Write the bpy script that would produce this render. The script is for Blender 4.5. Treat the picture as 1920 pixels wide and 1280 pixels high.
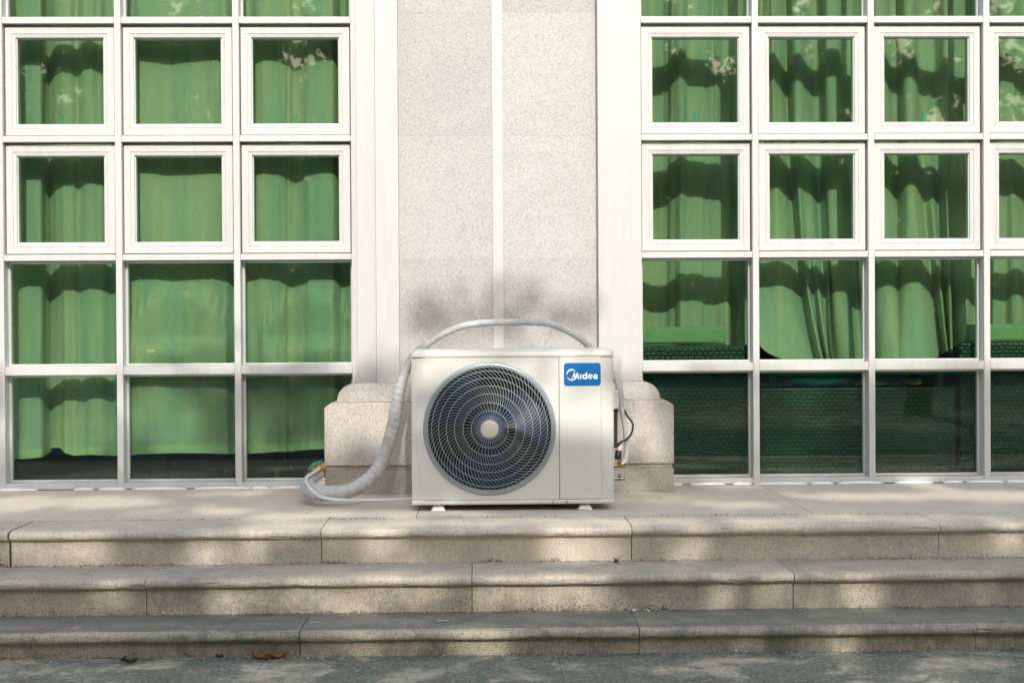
import bpy, bmesh, math, random
from mathutils import Vector, Matrix, noise
R = math.radians
random.seed(7)
sc = bpy.context.scene
for o in list(bpy.data.objects): bpy.data.objects.remove(o)
COL = sc.collection

# ------------------------------------------------------------------ camera
F = 2667.0
P_, Y_, R_ = 0.00905533, 0.02208503, -0.00587093
EYE = Vector((-0.0811, -6.45, 0.717))
fw = Vector((math.sin(Y_)*math.cos(P_), math.cos(Y_)*math.cos(P_), -math.sin(P_)))
rt = Vector((math.cos(Y_), -math.sin(Y_), 0)); up = rt.cross(fw)
rt2 = rt*math.cos(R_)+up*math.sin(R_); up2 = up*math.cos(R_)-rt*math.sin(R_)
cd = bpy.data.cameras.new('camera'); cam = bpy.data.objects.new('camera', cd); COL.objects.link(cam)
M = Matrix((rt2, up2, -fw)).transposed().to_4x4(); M.translation = EYE
cam.matrix_world = M
cd.sensor_width = 36; cd.lens = F/1920*36; cd.clip_start = .05; cd.clip_end = 500
sc.camera = cam
def ray(px, py): return fw + rt2*((px-960)/F) - up2*((py-640)/F)
def at(px, py, Y):           # measured point of the photograph on the upright plane Y
    d = ray(px, py); return EYE + d*((Y-EYE.y)/d.y)
def atz(px, py, Z):          # ... on the level plane Z
    d = ray(px, py); return EYE + d*((Z-EYE.z)/d.z)

# ------------------------------------------------------------------ light
EL, AZ = R(32), R(5.5)
SUN = Vector((math.sin(AZ)*math.cos(EL), -math.cos(AZ)*math.cos(EL), math.sin(EL)))   # towards the sun
ld = bpy.data.lights.new('sun', 'SUN'); ld.energy = 2.15; ld.angle = R(.5); ld.color = (1, .935, .85)
lo = bpy.data.objects.new('sun', ld); COL.objects.link(lo)
lo.rotation_euler = (-SUN).to_track_quat('-Z', 'Y').to_euler(); lo.location = (5, -20, 15)
w = bpy.data.worlds.new('World'); sc.world = w; w.use_nodes = True
nt = w.node_tree; bg = nt.nodes['Background']; sk = nt.nodes.new('ShaderNodeTexSky')
sk.sky_type = 'NISHITA'; sk.sun_disc = False; sk.sun_elevation = EL
sk.sun_rotation = math.pi - AZ; sk.air_density = 1.4; sk.dust_density = 3.2
nt.links.new(sk.outputs[0], bg.inputs[0]); bg.inputs[1].default_value = .15
sc.view_settings.view_transform = 'Standard'; sc.view_settings.look = 'None'
sc.view_settings.exposure = 0.75; sc.view_settings.gamma = 1
sc.render.engine = 'CYCLES'
sc.cycles.transparent_max_bounces = 24

# ------------------------------------------------------------------ materials
def mat(name):
    m = bpy.data.materials.new(name); m.use_nodes = True
    return m, m.node_tree, m.node_tree.nodes['Principled BSDF']
def N(nt, t, **k):
    n = nt.nodes.new('ShaderNode'+t)
    for a, v in k.items():
        if a in ('ins',):
            for i, x in v.items(): n.inputs[i].default_value = x
        else: setattr(n, a, v)
    return n
def tc(nt, scale=(1,1,1)):
    t = N(nt, 'TexCoord'); mp = N(nt, 'Mapping'); mp.inputs['Scale'].default_value = scale
    nt.links.new(t.outputs['Object'], mp.inputs[0]); return mp.outputs[0]
def nz(nt, co, scale, detail=4, rough=.55, dist=0):
    n = N(nt, 'TexNoise', ins={'Scale': scale, 'Detail': detail, 'Roughness': rough, 'Distortion': dist})
    nt.links.new(co, n.inputs['Vector']); return n.outputs['Fac']
def ramp(nt, fac, stops, interp='LINEAR'):
    n = N(nt, 'ValToRGB'); n.color_ramp.interpolation = interp
    e = n.color_ramp.elements
    while len(e) < len(stops): e.new(.5)
    for i, (p, c) in enumerate(stops):
        e[i].position = p; e[i].color = (c, c, c, 1) if isinstance(c, (int, float)) else (*c, 1)
    nt.links.new(fac, n.inputs[0]); return n.outputs[0]
def mixc(nt, fac, a, b, mode='MIX'):
    n = N(nt, 'Mix', data_type='RGBA', blend_type=mode)
    for s, v in ((0, fac), (6, a), (7, b)):
        if isinstance(v, (int, float)): n.inputs[s].default_value = v
        elif isinstance(v, tuple): n.inputs[s].default_value = (*v, 1)
        else: nt.links.new(v, n.inputs[s])
    return n.outputs[2]
def bump(nt, h, p, strength=.3, dist=.002):
    b = N(nt, 'Bump', ins={'Strength': strength, 'Distance': dist})
    nt.links.new(h, b.inputs['Height']); nt.links.new(b.outputs[0], p.inputs['Normal']); return b

def granite(name, base, dark, light, grime, grime_amt=.5, rough=.75, tone=.06, gs=1.0, flat=0, bigs=1.3, thr=(.38, .66), streak=0):
    m, nt, p = mat(name); co = tc(nt)
    big = nz(nt, co, bigs, 6, .65, .4); mid = nz(nt, co, 9, 4, .6)
    c = mixc(nt, ramp(nt, mid, [(.3, 0), (.7, 1)]), tuple(x*(1-tone) for x in base), tuple(min(1, x*(1+tone)) for x in base))
    gr_ = nz(nt, co, 55*gs, 3, .75); c = mixc(nt, ramp(nt, gr_, [(.40, .38), (.52, 0)]), c, tuple(.55*a_+.45*b_ for a_, b_ in zip(base, dark)))
    sp = nz(nt, co, 190*gs, 2, .6); c = mixc(nt, ramp(nt, sp, [(.36, .85), (.47, 0)]), c, dark)
    sp3 = nz(nt, co, 95*gs, 2, .7); c = mixc(nt, ramp(nt, sp3, [(.34, .6), (.42, 0)]), c, dark)
    sp2 = nz(nt, co, 150*gs, 2, .5); c = mixc(nt, ramp(nt, sp2, [(.56, 0), (.68, .7)]), c, light)
    g = N(nt, 'Math', operation='MULTIPLY'); nt.links.new(ramp(nt, big, [(thr[0], 0), (thr[1], 1)]), g.inputs[0])
    nt.links.new(ramp(nt, nz(nt, co, 22, 6, .7), [(.3, .1), (.65, 1)]), g.inputs[1])
    g2 = N(nt, 'Math', operation='MULTIPLY'); nt.links.new(g.outputs[0], g2.inputs[0]); g2.inputs[1].default_value = grime_amt
    c = mixc(nt, g2.outputs[0], c, grime)
    if streak:    # rain-washed stains and algae patches with ragged outlines
        s1 = N(nt, 'Math', operation='MULTIPLY'); nt.links.new(ramp(nt, nz(nt, tc(nt, (5, 5, 3)), 1, 7, .72, .6), [(.50, 0), (.60, 1)]), s1.inputs[0])
        nt.links.new(ramp(nt, nz(nt, co, 38, 4, .8), [(.36, streak*.35), (.56, streak)]), s1.inputs[1])
        c = mixc(nt, s1.outputs[0], c, tuple(x*.85 for x in grime))
    if flat:      # dust and algae settle on the level treads only, worn off the nosing
        ge = N(nt, 'NewGeometry'); sp_ = N(nt, 'SeparateXYZ'); nt.links.new(ge.outputs['True Normal'], sp_.inputs[0])
        f1 = N(nt, 'Math', operation='MULTIPLY'); nt.links.new(ramp(nt, sp_.outputs[2], [(.97, 0), (.995, 1)]), f1.inputs[0])
        nt.links.new(ramp(nt, nz(nt, tc(nt, (3, 14, 3)), 1, 5, .7), [(.25, flat*.5), (.6, flat)]), f1.inputs[1])
        c = mixc(nt, f1.outputs[0], c, tuple(x*.75 for x in grime))
    oi = N(nt, 'ObjectInfo'); mr = N(nt, 'MapRange', ins={3: .93, 4: 1.05}); nt.links.new(oi.outputs['Random'], mr.inputs[0])
    c = mixc(nt, 1.0, c, mr.outputs[0], 'MULTIPLY')
    nt.links.new(c, p.inputs['Base Color']); p.inputs['Roughness'].default_value = rough
    bump(nt, sp, p, .35, .0015)
    return m
def plain(name, col, rough=.5, metal=0, var=.05, vs=6, spec=.5, bumps=None):
    m, nt, p = mat(name); co = tc(nt)
    c = mixc(nt, ramp(nt, nz(nt, co, vs, 5, .6), [(.3, 0), (.7, 1)]), tuple(x*(1-var) for x in col), tuple(min(1, x*(1+var)) for x in col))
    nt.links.new(c, p.inputs['Base Color']); p.inputs['Roughness'].default_value = rough
    p.inputs['Metallic'].default_value = metal; p.inputs['Specular IOR Level'].default_value = spec
    if bumps: bump(nt, nz(nt, co, bumps[0], 3), p, bumps[1], bumps[2])
    return m
def painted(name, col, dirt, rough=.42):
    m, nt, p = mat(name); co = tc(nt)
    c = mixc(nt, ramp(nt, nz(nt, co, 3.5, 6, .65), [(.35, 0), (.75, .35)]), col, tuple(x*.9 for x in col))
    st = nz(nt, tc(nt, (26, 26, 2.2)), 1, 5, .7)
    c = mixc(nt, ramp(nt, st, [(.50, 0), (.78, .5)]), c, dirt)
    c = mixc(nt, ramp(nt, nz(nt, co, 60, 3, .7), [(.68, 0), (.74, .5)]), c, dirt)
    nt.links.new(c, p.inputs['Base Color']); p.inputs['Roughness'].default_value = rough
    bump(nt, nz(nt, co, 45, 4), p, .12, .002)
    return m

GR_WALL = granite('wall_granite', (.485, .475, .463), (.315, .31, .31), (.60, .59, .575), (.50, .49, .485), .35, gs=1.0)
GR_PLINTH = granite('plinth_granite', (.52, .485, .44), (.27, .26, .25), (.64, .61, .56), (.38, .36, .33), .5, gs=1.0)
GR_BASE = granite('plinth_base_granite', (.44, .41, .355), (.2, .19, .17), (.52, .49, .44), (.27, .25, .21), .6, gs=1.2)
GR_STEP = [granite('step_granite_upper', (.67, .575, .465), (.28, .265, .23), (.76, .69, .60), (.32, .315, .28), .75, gs=1.15, flat=0, streak=.3),
           granite('step_granite_middle', (.64, .55, .43), (.23, .22, .19), (.73, .66, .565), (.23, .235, .205), .85, gs=1.15, flat=.25, streak=.4),
           granite('step_granite_lower', (.55, .48, .365), (.15, .15, .12), (.68, .62, .52), (.16, .165, .135), .95, gs=1.15, flat=.75, streak=.6)]
PAVE = granite('terrace_stone', (.63, .545, .455), (.50, .45, .385), (.67, .60, .52), (.44, .41, .365), .6, .7, .04, .6)
GROUND = granite('ground_stone', (.165, .175, .135), (.07, .08, .065), (.35, .36, .31), (.54, .46, .35), .95, .8, .22, .45, bigs=4.2, thr=(.50, .60))
DARKGAP = plain('joint_dirt', (.05, .045, .035), .95, var=.4, vs=80)
WHITE = painted('white_frame_paint', (.575, .585, .575), (.42, .40, .36))
TRIMW = painted('white_trim_paint', (.55, .562, .558), (.48, .475, .46), .5)
SEAL = plain('white_sealant', (.8, .8, .78), .5, var=.08, vs=40, bumps=(60, .6, .004))
ACW = plain('beige_sheet_metal', (.66, .665, .62), .38, var=.03, vs=4)
ACL = plain('beige_lid_metal', (.66, .665, .62), .35, var=.03, vs=4)
GRILL = plain('grille_wire', (.38, .42, .41), .35, var=.05)
BEZEL = plain('bezel_metal', (.33, .39, .41), .3, metal=.35, var=.08, vs=9)
HUB = plain('hub_beige', (.52, .47, .42), .5, var=.03)
DARKIN = plain('dark_interior', (.008, .013, .022), .6)
FANB = plain('fan_blue_grey', (.014, .04, .12), .42, var=.1)
BLUE = plain('badge_blue', (.002, .13, .42), .35, var=.03)
LETTER = plain('badge_white', (.85, .87, .9), .4, var=.0)
RUBBER = plain('foot_grey_white', (.78, .78, .76), .5, var=.08, vs=40)
BLACK = plain('black_rubber', (.02, .022, .022), .45)
BRASS = plain('old_brass', (.35, .24, .12), .4, metal=.8, var=.3, vs=70)
STEEL = plain('dull_steel', (.35, .34, .31), .4, metal=.8, var=.2, vs=60)
TAPE = plain('white_wrap_tape', (.50, .51, .51), .5, var=.18, vs=22, bumps=(70, .5, .003))
DRAIN = plain('drain_hose_white', (.72, .71, .67), .5, var=.06, vs=30)
FOAM = plain('orange_foam', (.50, .30, .14), .8, var=.25, vs=60, bumps=(90, .8, .006))
GTAPE = plain('green_tape', (.05, .26, .14), .5, var=.3, vs=60)
TEAL = plain('teal_cloth', (.01, .38, .42), .8, var=.15, vs=12)
YEL = plain('lime_cloth', (.45, .50, .08), .8, var=.15, vs=12)
CUSH = plain('sage_cushion_cloth', (.19, .27, .15), .9, var=.1, vs=10, bumps=(300, .3, .001))
WOOD = plain('dark_chair', (.05, .045, .035), .6, var=.2, vs=20)
ROOMW = plain('room_plaster', (.20, .21, .19), .9)
ROOMF = plain('room_floor_dark', (.02, .024, .02), .75, var=.2)
GLEDGE = plain('green_glass_edge', (.03, .20, .13), .15)
HANDLE = plain('teal_plastic', (.05, .42, .35), .35)
BARK = plain('bark', (.10, .08, .06), .9, var=.3, vs=8, bumps=(20, 1, .02))
DRYLEAF = plain('dry_leaf_orange', (.55, .27, .11), .7, var=.3, vs=50)
DRYLEAF2 = plain('dry_leaf_brown', (.13, .085, .055), .7, var=.3, vs=50)
TWIG = plain('pale_twig', (.62, .57, .48), .7, var=.1)
CHIP = plain('pale_stone_chip', (.60, .56, .49), .85, var=.25, vs=30)
SOIL = plain('debris', (.16, .13, .095), .95, var=.5, vs=60)

def leafmat(name, c1, c2, tr=.4):
    m, nt, p = mat(name)
    oi = N(nt, 'NewGeometry'); c = mixc(nt, oi.outputs['Random Per Island'], c1, c2)
    nt.links.new(c, p.inputs['Base Color']); p.inputs['Roughness'].default_value = .45
    t = N(nt, 'BsdfTranslucent'); nt.links.new(c, t.inputs[0])
    mx = N(nt, 'MixShader', ins={0: tr}); out = nt.nodes['Material Output']
    nt.links.new(p.outputs[0], mx.inputs[1]); nt.links.new(t.outputs[0], mx.inputs[2]); nt.links.new(mx.outputs[0], out.inputs[0])
    return m
LEAF = leafmat('tree_leaf', (.05, .10, .025), (.10, .17, .045), .45)
WEED = leafmat('weed_leaf', (.06, .16, .03), (.10, .24, .05), .3)

def curtain_mat(name, col, col2):
    m, nt, p = mat(name)
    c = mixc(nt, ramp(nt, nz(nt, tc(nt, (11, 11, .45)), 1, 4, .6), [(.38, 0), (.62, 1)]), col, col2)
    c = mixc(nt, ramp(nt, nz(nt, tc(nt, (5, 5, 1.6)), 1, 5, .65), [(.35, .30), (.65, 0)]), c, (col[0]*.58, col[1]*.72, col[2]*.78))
    # woven damask: faint rings and a fine thread grain
    v = N(nt, 'TexVoronoi', feature='SMOOTH_F1', ins={'Scale': 9.0, 'Smoothness': .3}); nt.links.new(tc(nt, (1, .2, 1)), v.inputs[0])
    wv = N(nt, 'Math', operation='SINE'); mu = N(nt, 'Math', operation='MULTIPLY', ins={1: 55.0})
    nt.links.new(v.outputs[0], mu.inputs[0]); nt.links.new(mu.outputs[0], wv.inputs[0])
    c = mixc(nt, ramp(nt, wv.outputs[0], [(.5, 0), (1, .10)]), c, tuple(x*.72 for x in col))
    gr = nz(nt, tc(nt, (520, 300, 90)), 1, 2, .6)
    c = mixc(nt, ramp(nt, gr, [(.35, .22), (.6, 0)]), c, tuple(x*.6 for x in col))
    nt.links.new(c, p.inputs['Base Color']); p.inputs['Roughness'].default_value = .85
    p.inputs['Sheen Weight'].default_value = .15
    t = N(nt, 'BsdfTranslucent'); nt.links.new(c, t.inputs[0])
    mx = N(nt, 'MixShader', ins={0: .30}); out = nt.nodes['Material Output']
    nt.links.new(p.outputs[0], mx.inputs[1]); nt.links.new(t.outputs[0], mx.inputs[2]); nt.links.new(mx.outputs[0], out.inputs[0])
    b = bump(nt, nz(nt, tc(nt, (30, 30, 7)), 1, 6, .7), p, .6, .014)
    return m
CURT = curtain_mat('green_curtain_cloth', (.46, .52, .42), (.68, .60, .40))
HEM = curtain_mat('sunlit_hem_cloth', (.60, .63, .42), (.64, .64, .40))  # hem cloth in a lighter colour that carries the direct sun on it

def glass_mat():
    m, nt, p = mat('green_tinted_glass'); nt.nodes.remove(p)
    t = N(nt, 'BsdfTransparent'); t.inputs[0].default_value = (.765, .895, .80, 1)
    g = N(nt, 'BsdfGlossy'); g.inputs['Roughness'].default_value = 0.02; g.inputs[0].default_value = (.95, 1, .98, 1)
    lw = N(nt, 'LayerWeight', ins={'Blend': .5})
    pw = N(nt, 'Math', operation='POWER', ins={1: 5.0}); nt.links.new(lw.outputs['Facing'], pw.inputs[0])
    ma = N(nt, 'Math', operation='MULTIPLY_ADD', ins={1: .95, 2: .038}); nt.links.new(pw.outputs[0], ma.inputs[0])
    mx = N(nt, 'MixShader'); nt.links.new(ma.outputs[0], mx.inputs[0]); nt.links.new(t.outputs[0], mx.inputs[1]); nt.links.new(g.outputs[0], mx.inputs[2])
    # faint smears and old float-glass waviness
    bp = N(nt, 'Bump', ins={'Strength': .012, 'Distance': .02}); nt.links.new(nz(nt, tc(nt), 2.6, 2), bp.inputs['Height'])
    nt.links.new(bp.outputs[0], g.inputs['Normal'])
    nt.links.new(mx.outputs[0], nt.nodes['Material Output'].inputs[0])
    return m
GLASS = glass_mat()

def wicker_mat():
    m, nt, p = mat('woven_wicker')
    t = N(nt, 'TexCoord'); sep = N(nt, 'SeparateXYZ'); cmb = N(nt, 'CombineXYZ')
    nt.links.new(t.outputs['Object'], sep.inputs[0])
    ad = N(nt, 'Math', operation='ADD'); nt.links.new(sep.outputs[0], ad.inputs[0]); nt.links.new(sep.outputs[1], ad.inputs[1])
    nt.links.new(ad.outputs[0], cmb.inputs[0]); nt.links.new(sep.outputs[2], cmb.inputs[1])
    b = N(nt, 'TexBrick', offset=.5, ins={'Scale': 1.0, 'Mortar Size': .0042, 'Mortar Smooth': .8, 'Brick Width': .027, 'Row Height': .0185})
    b.inputs['Color1'].default_value = (.034, .076, .056, 1); b.inputs['Color2'].default_value = (.024, .055, .040, 1); b.inputs['Mortar'].default_value = (.008, .010, .010, 1)
    dn = N(nt, 'TexNoise', ins={'Scale': 14.0, 'Detail': 2}); nt.links.new(t.outputs['Object'], dn.inputs['Vector'])
    va = N(nt, 'VectorMath', operation='MULTIPLY_ADD'); va.inputs[1].default_value = (.014, .010, 0); nt.links.new(dn.outputs['Color'], va.inputs[0]); nt.links.new(cmb.outputs[0], va.inputs[2])
    nt.links.new(va.outputs[0], b.inputs[0]); nt.links.new(b.outputs[0], p.inputs['Base Color'])
    inv = N(nt, 'Math', operation='SUBTRACT', ins={0: 1.0}); nt.links.new(b.outputs['Fac'], inv.inputs[1])
    bump(nt, inv.outputs[0], p, .9, .006); p.inputs['Roughness'].default_value = .45
    return m
WICK = wicker_mat()

# ------------------------------------------------------------------ helpers
def obj(name, bm, m, parent=None, smooth=None, bevel=0, seg=2, loc=None):
    if bevel:
        es = [e for e in bm.edges if len(e.link_faces) == 2 and e.calc_face_angle(0) > .6]
        bmesh.ops.bevel(bm, geom=es, offset=bevel, segments=seg, profile=.5, affect='EDGES', clamp_overlap=True)
    me = bpy.data.meshes.new(name); bm.to_mesh(me); bm.free()
    me.materials.append(m)
    if smooth is not None:
        me.polygons.foreach_set('use_smooth', [True]*len(me.polygons))
        if smooth: me.set_sharp_from_angle(angle=R(smooth))
    o = bpy.data.objects.new(name, me); COL.objects.link(o)
    if parent: o.parent = parent
    if loc: o.location = loc
    return o
def tag(o, label=None, cat=None, group=None, kind=None):
    for k, v in (('label', label), ('category', cat), ('group', group), ('kind', kind)):
        if v: o[k] = v
    return o
def empty(name, loc, label=None, cat=None, group=None):
    o = bpy.data.objects.new(name, None); o.location = loc; COL.objects.link(o); o.empty_display_size = .05
    tag(o, label, cat, group); return o
def box(bm, x0, x1, y0, y1, z0, z1, mtx=None):
    v = [bm.verts.new((x, y, z)) for x in (x0, x1) for y in (y0, y1) for z in (z0, z1)]
    if mtx:
        for a in v: a.co = mtx @ a.co
    for f in ((0,1,3,2), (4,6,7,5), (0,4,5,1), (2,3,7,6), (0,2,6,4), (1,5,7,3)): bm.faces.new([v[i] for i in f])
    return v
def BM(): return bmesh.new()
def extr(bm, prof, x0, x1):      # profile of (y,z) swept along x
    a = [bm.verts.new((x0, y, z)) for y, z in prof]; b = [bm.verts.new((x1, y, z)) for y, z in prof]
    n = len(prof)
    for i in range(n): bm.faces.new((a[i], a[(i+1) % n], b[(i+1) % n], b[i]))
    bm.faces.new(a[::-1]); bm.faces.new(b)
def extry(bm, prof, y0, y1):     # outline of (x,z) given depth
    a = [bm.verts.new((x, y0, z)) for x, z in prof]; b = [bm.verts.new((x, y1, z)) for x, z in prof]
    n = len(prof)
    for i in range(n): bm.faces.new((a[(i+1) % n], a[i], b[i], b[(i+1) % n]))
    bm.faces.new(a); bm.faces.new(b[::-1]); bmesh.ops.recalc_face_normals(bm, faces=bm.faces[:])
def cat(pts, n):                 # Catmull-Rom through pts (tuples), n samples per span
    P = [Vector(p) for p in pts]; P = [P[0]*2-P[1]]+P+[P[-1]*2-P[-2]]; out = []
    for i in range(1, len(P)-2):
        for k in range(n):
            t = k/n; a, b, c, d = P[i-1:i+3]
            out.append(.5*((2*b)+(c-a)*t+(2*a-5*b+4*c-d)*t*t+(3*b-a-3*c+d)*t**3))
    out.append(P[-2]); return out
def tube(bm, path, rad, seg=10, cap=True, phase=None):
    n = len(path); rings = []; T0 = (path[1]-path[0]).normalized()
    nrm = T0.orthogonal().normalized()
    for i, p in enumerate(path):
        T = (path[min(i+1, n-1)]-path[max(i-1, 0)]).normalized()
        nrm = (nrm - T*nrm.dot(T)).normalized(); bn = T.cross(nrm)
        r = rad(i, n) if callable(rad) else rad
        rr = []
        for k in range(seg):
            a = 2*math.pi*k/seg; q = r if phase is None else r*phase(i, a)
            rr.append(bm.verts.new(p + (nrm*math.cos(a)+bn*math.sin(a))*q))
        rings.append(rr)
    for A, B in zip(rings, rings[1:]):
        for k in range(seg): bm.faces.new((A[k], A[(k+1) % seg], B[(k+1) % seg], B[k]))
    if cap: bm.faces.new(rings[0][::-1]); bm.faces.new(rings[-1])
def resample(path, step):
    out = [path[0]]; acc = 0
    for a, b in zip(path, path[1:]):
        L = (b-a).length; s = step-acc
        while s <= L and L > 0: out.append(a+(b-a)*(s/L)); s += step
        acc = (acc+L) % step
    return out
def cyl(bm, c, axis, r, h, seg=24, r2=None):
    axis = Vector(axis).normalized(); c = Vector(c)
    tube(bm, [c, c+axis*h], (lambda i, n: r if i == 0 else (r2 if r2 is not None else r)), seg)

# ------------------------------------------------------------------ levels
STEP_Z = [0.0, -.127, -.252, -.338]       # tread 1 (terrace), tread 2, tread 3, ground
NOSE_Y = [-1.325, -1.60, -1.875]
ZG = STEP_Z[3]

# ================================================================== SETTING
def ground():
    bm = BM(); rnd = random.Random(3)
    box(bm, -90, 90, -90, NOSE_Y[2]+.5, ZG-.2, ZG-.006)
    o = obj('soil', bm, SOIL); tag(o, kind='structure')
    bm = BM(); y = NOSE_Y[2]+.3; k = 0
    while y > -5:
        d = .62 if k else .86
        x = -6+rnd.uniform(-.5, 0)
        while x < 6:
            wd = rnd.uniform(.75, 1.15)
            v = box(bm, x+.0008, x+wd-.0008, y-d+.0008, y-.0008, ZG-.05, ZG+rnd.uniform(-.001, .001)); x += wd
        y -= d; k += 1
    o = obj('pavement', bm, GROUND, bevel=.002, seg=1); tag(o, kind='structure')
    bm = BM(); box(bm, -60, 60, -60, -5.1, ZG-.1, ZG-.002)
    g = obj('path', bm, plain('bounce_paving', (.36, .35, .31), .9, var=.2, vs=3)); tag(g, kind='structure')  # unseen pale ground, added to bounce fill light onto the shaded front
ground()
def terrace():
    bm = BM(); box(bm, -5.2, 5.2, -1.29, .12, -.3, -.012); o = obj('terrace_bed', bm, DARKGAP); tag(o, kind='structure')
    bm = BM(); rnd = random.Random(5)
    xs = [-5.2, -3.9, -2.73, -1.50, -.33, 1.19, 1.61, 2.28, 3.5, 5.2]
    for a, b in zip(xs, xs[1:]):
        box(bm, a+.0015, b-.0015, -1.036, .12, -.03, rnd.uniform(-.001, .0005))
    o = obj('terrace', bm, PAVE, bevel=.0015, seg=1); tag(o, kind='structure')
terrace()

steps = empty('stone_steps', (0, -1.3, 0), 'three weathered granite steps with rounded nosings below the terrace', 'steps')
def block_prof(i):
    zt, zb = STEP_Z[i], STEP_Z[i+1]; yn = NOSE_Y[i]; r = .0155
    back = -1.041 if i == 0 else NOSE_Y[i-1]+.032
    cz = zt-r-.003
    p = [(back, zb-.02 if i < 2 else zb-.03), (back, zt)]
    p += [(yn+r+.012, zt)]
    for k in range(0, 9):
        a = math.pi/2+math.pi*k/8
        p.append((yn+r+math.cos(a)*r, cz+math.sin(a)*r))
    p += [(yn+.021, cz-r-.001), (yn+.024, cz-r-.006), (yn+.024, zb-.03)]
    return p
joints = [[18, 603, 1184, 1760], [275, 885, 1487], [563, 1198, 1828]]
jy = [1025, 1120, 1208]
words = ['upper', 'middle', 'lowest']
for i in range(3):
    st = empty('step', (0, 0, 0)); st.parent = steps; st.matrix_parent_inverse = steps.matrix_world.inverted()
    st.location = (0, 1.3, 0)
    xs = [at(j, jy[i], NOSE_Y[i]+.024).x for j in joints[i]]
    pitch = xs[1]-xs[0]
    xs = [xs[0]-2*pitch, xs[0]-pitch]+xs+[xs[-1]+pitch, xs[-1]+2*pitch]
    rnd = random.Random(i+11)
    for a, b in zip(xs, xs[1:]):
        bm = BM(); g = .0014
        gl = .0075 if (i == 0 and abs(a-xs[2]) < .01) else g
        dy, dz = rnd.uniform(-.0025, .0025), rnd.uniform(-.0012, .0008)
        pr = block_prof(i)
        nseg = 70; cols = []
        x0, x1 = a+gl, b-g
        ph = rnd.uniform(0, 50)
        for s in range(nseg+1):
            x = x0+(x1-x0)*s/nseg; row = []
            for j, (y, z) in enumerate(pr):
                wob = (noise.noise(Vector((x*5+ph, j*.35, i)))*.0022+max(0, noise.noise(Vector((x*21+ph, j*.5, i+4)))-.32)*.016) if 2 <= j <= 11 else 0
                row.append(bm.verts.new((x, y+dy+wob, z+dz+wob*.6)))
            cols.append(row)
        n = len(pr)
        for A, B in zip(cols, cols[1:]):
            for k in range(n): bm.faces.new((A[k], A[(k+1) % n], B[(k+1) % n], B[k]))
        bm.faces.new(cols[0][::-1]); bm.faces.new(cols[-1])
        o = obj('stone_block', bm, GR_STEP[i], st, smooth=35)
    # dark bedding behind the joints
    bm = BM(); z1 = STEP_Z[i]-.012
    extr(bm, [(-1.1 if i == 0 else NOSE_Y[i-1]+.06, STEP_Z[i+1]-.1), (-1.1 if i == 0 else NOSE_Y[i-1]+.06, z1), (NOSE_Y[i]+.05, z1), (NOSE_Y[i]+.05, STEP_Z[i+1]-.1)], -5.2, 5.2)
    obj('mortar_bed', bm, DARKGAP, st)

# ================================================================== BUILDING
bld = empty('building', (0, 0, 0), 'pale building front with granite pier, white trim and two tall white framed windows', 'building')
XLE, XRE = at(658.7, 400, 0).x+.0145, at(1203, 400, 0).x-.0145
JL, JR = XLE+.0152, XRE-.0152
YS = -.045                                  # face of the granite pier
TI, TO = -.105, -.070                       # inner and outer trim faces
def pv(name, x0, x1, y0, y1, z0, z1, m, bev=.003, seg=2):
    bm = BM(); box(bm, x0, x1, y0, y1, z0, z1); return obj(name, bm, m, bld, bevel=bev, seg=seg)
ZTOP = 3.3
# pier of stone slabs, butted with hairline joints, and the white strip between
sx = [at(746, 300, YS).x, at(923, 300, YS).x, at(943, 300, YS).x, at(1120, 300, YS).x]
zj = [at(830, y, YS).z for y in (971, 486, 255, 24)]; zj[0] = .2; zj += [zj[-1]+.56, ZTOP]
zj = [zj[0]]+zj[1:]
for a, b in ((sx[0]-.02, sx[1]), (sx[2], sx[3]+.02)):
    for z0, z1 in zip(zj, zj[1:]):
        bm = BM(); box(bm, a, b, YS, .02, z0+.0002, z1-.0002); obj('stone_panel', bm, GR_WALL, bld, bevel=.0007, seg=1)
pv('white_strip', sx[1]+.0005, sx[2]-.0005, YS-.006, .018, .2, ZTOP, TRIMW, .004)
for side in (-1, 1):
    if side < 0:
        a, b, c = at(747, 400, TI).x, at(704.5, 400, TI).x, at(669, 400, TO).x
    else:
        a, b, c = at(1122, 400, TI).x, at(1163, 400, TI).x, at(1200, 400, TO).x
    pv('pilaster_trim', min(a, b), max(a, b), TI, .015, .445, ZTOP, TRIMW, .004)
    pv('window_trim', min(b, c)+(.0035 if side > 0 else .0015), max(b, c)-(.0035 if side < 0 else .0015), TO, .012, .455, ZTOP, TRIMW, .004)
    # narrow step between trim and window frame
    e = at(664.5, 400, -.03).x if side < 0 else at(1201.5, 400, -.03).x
    if side < 0: pv('jamb_trim', e, c-.0025, -.030, -.001, .0, ZTOP, TRIMW, .002)
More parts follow.
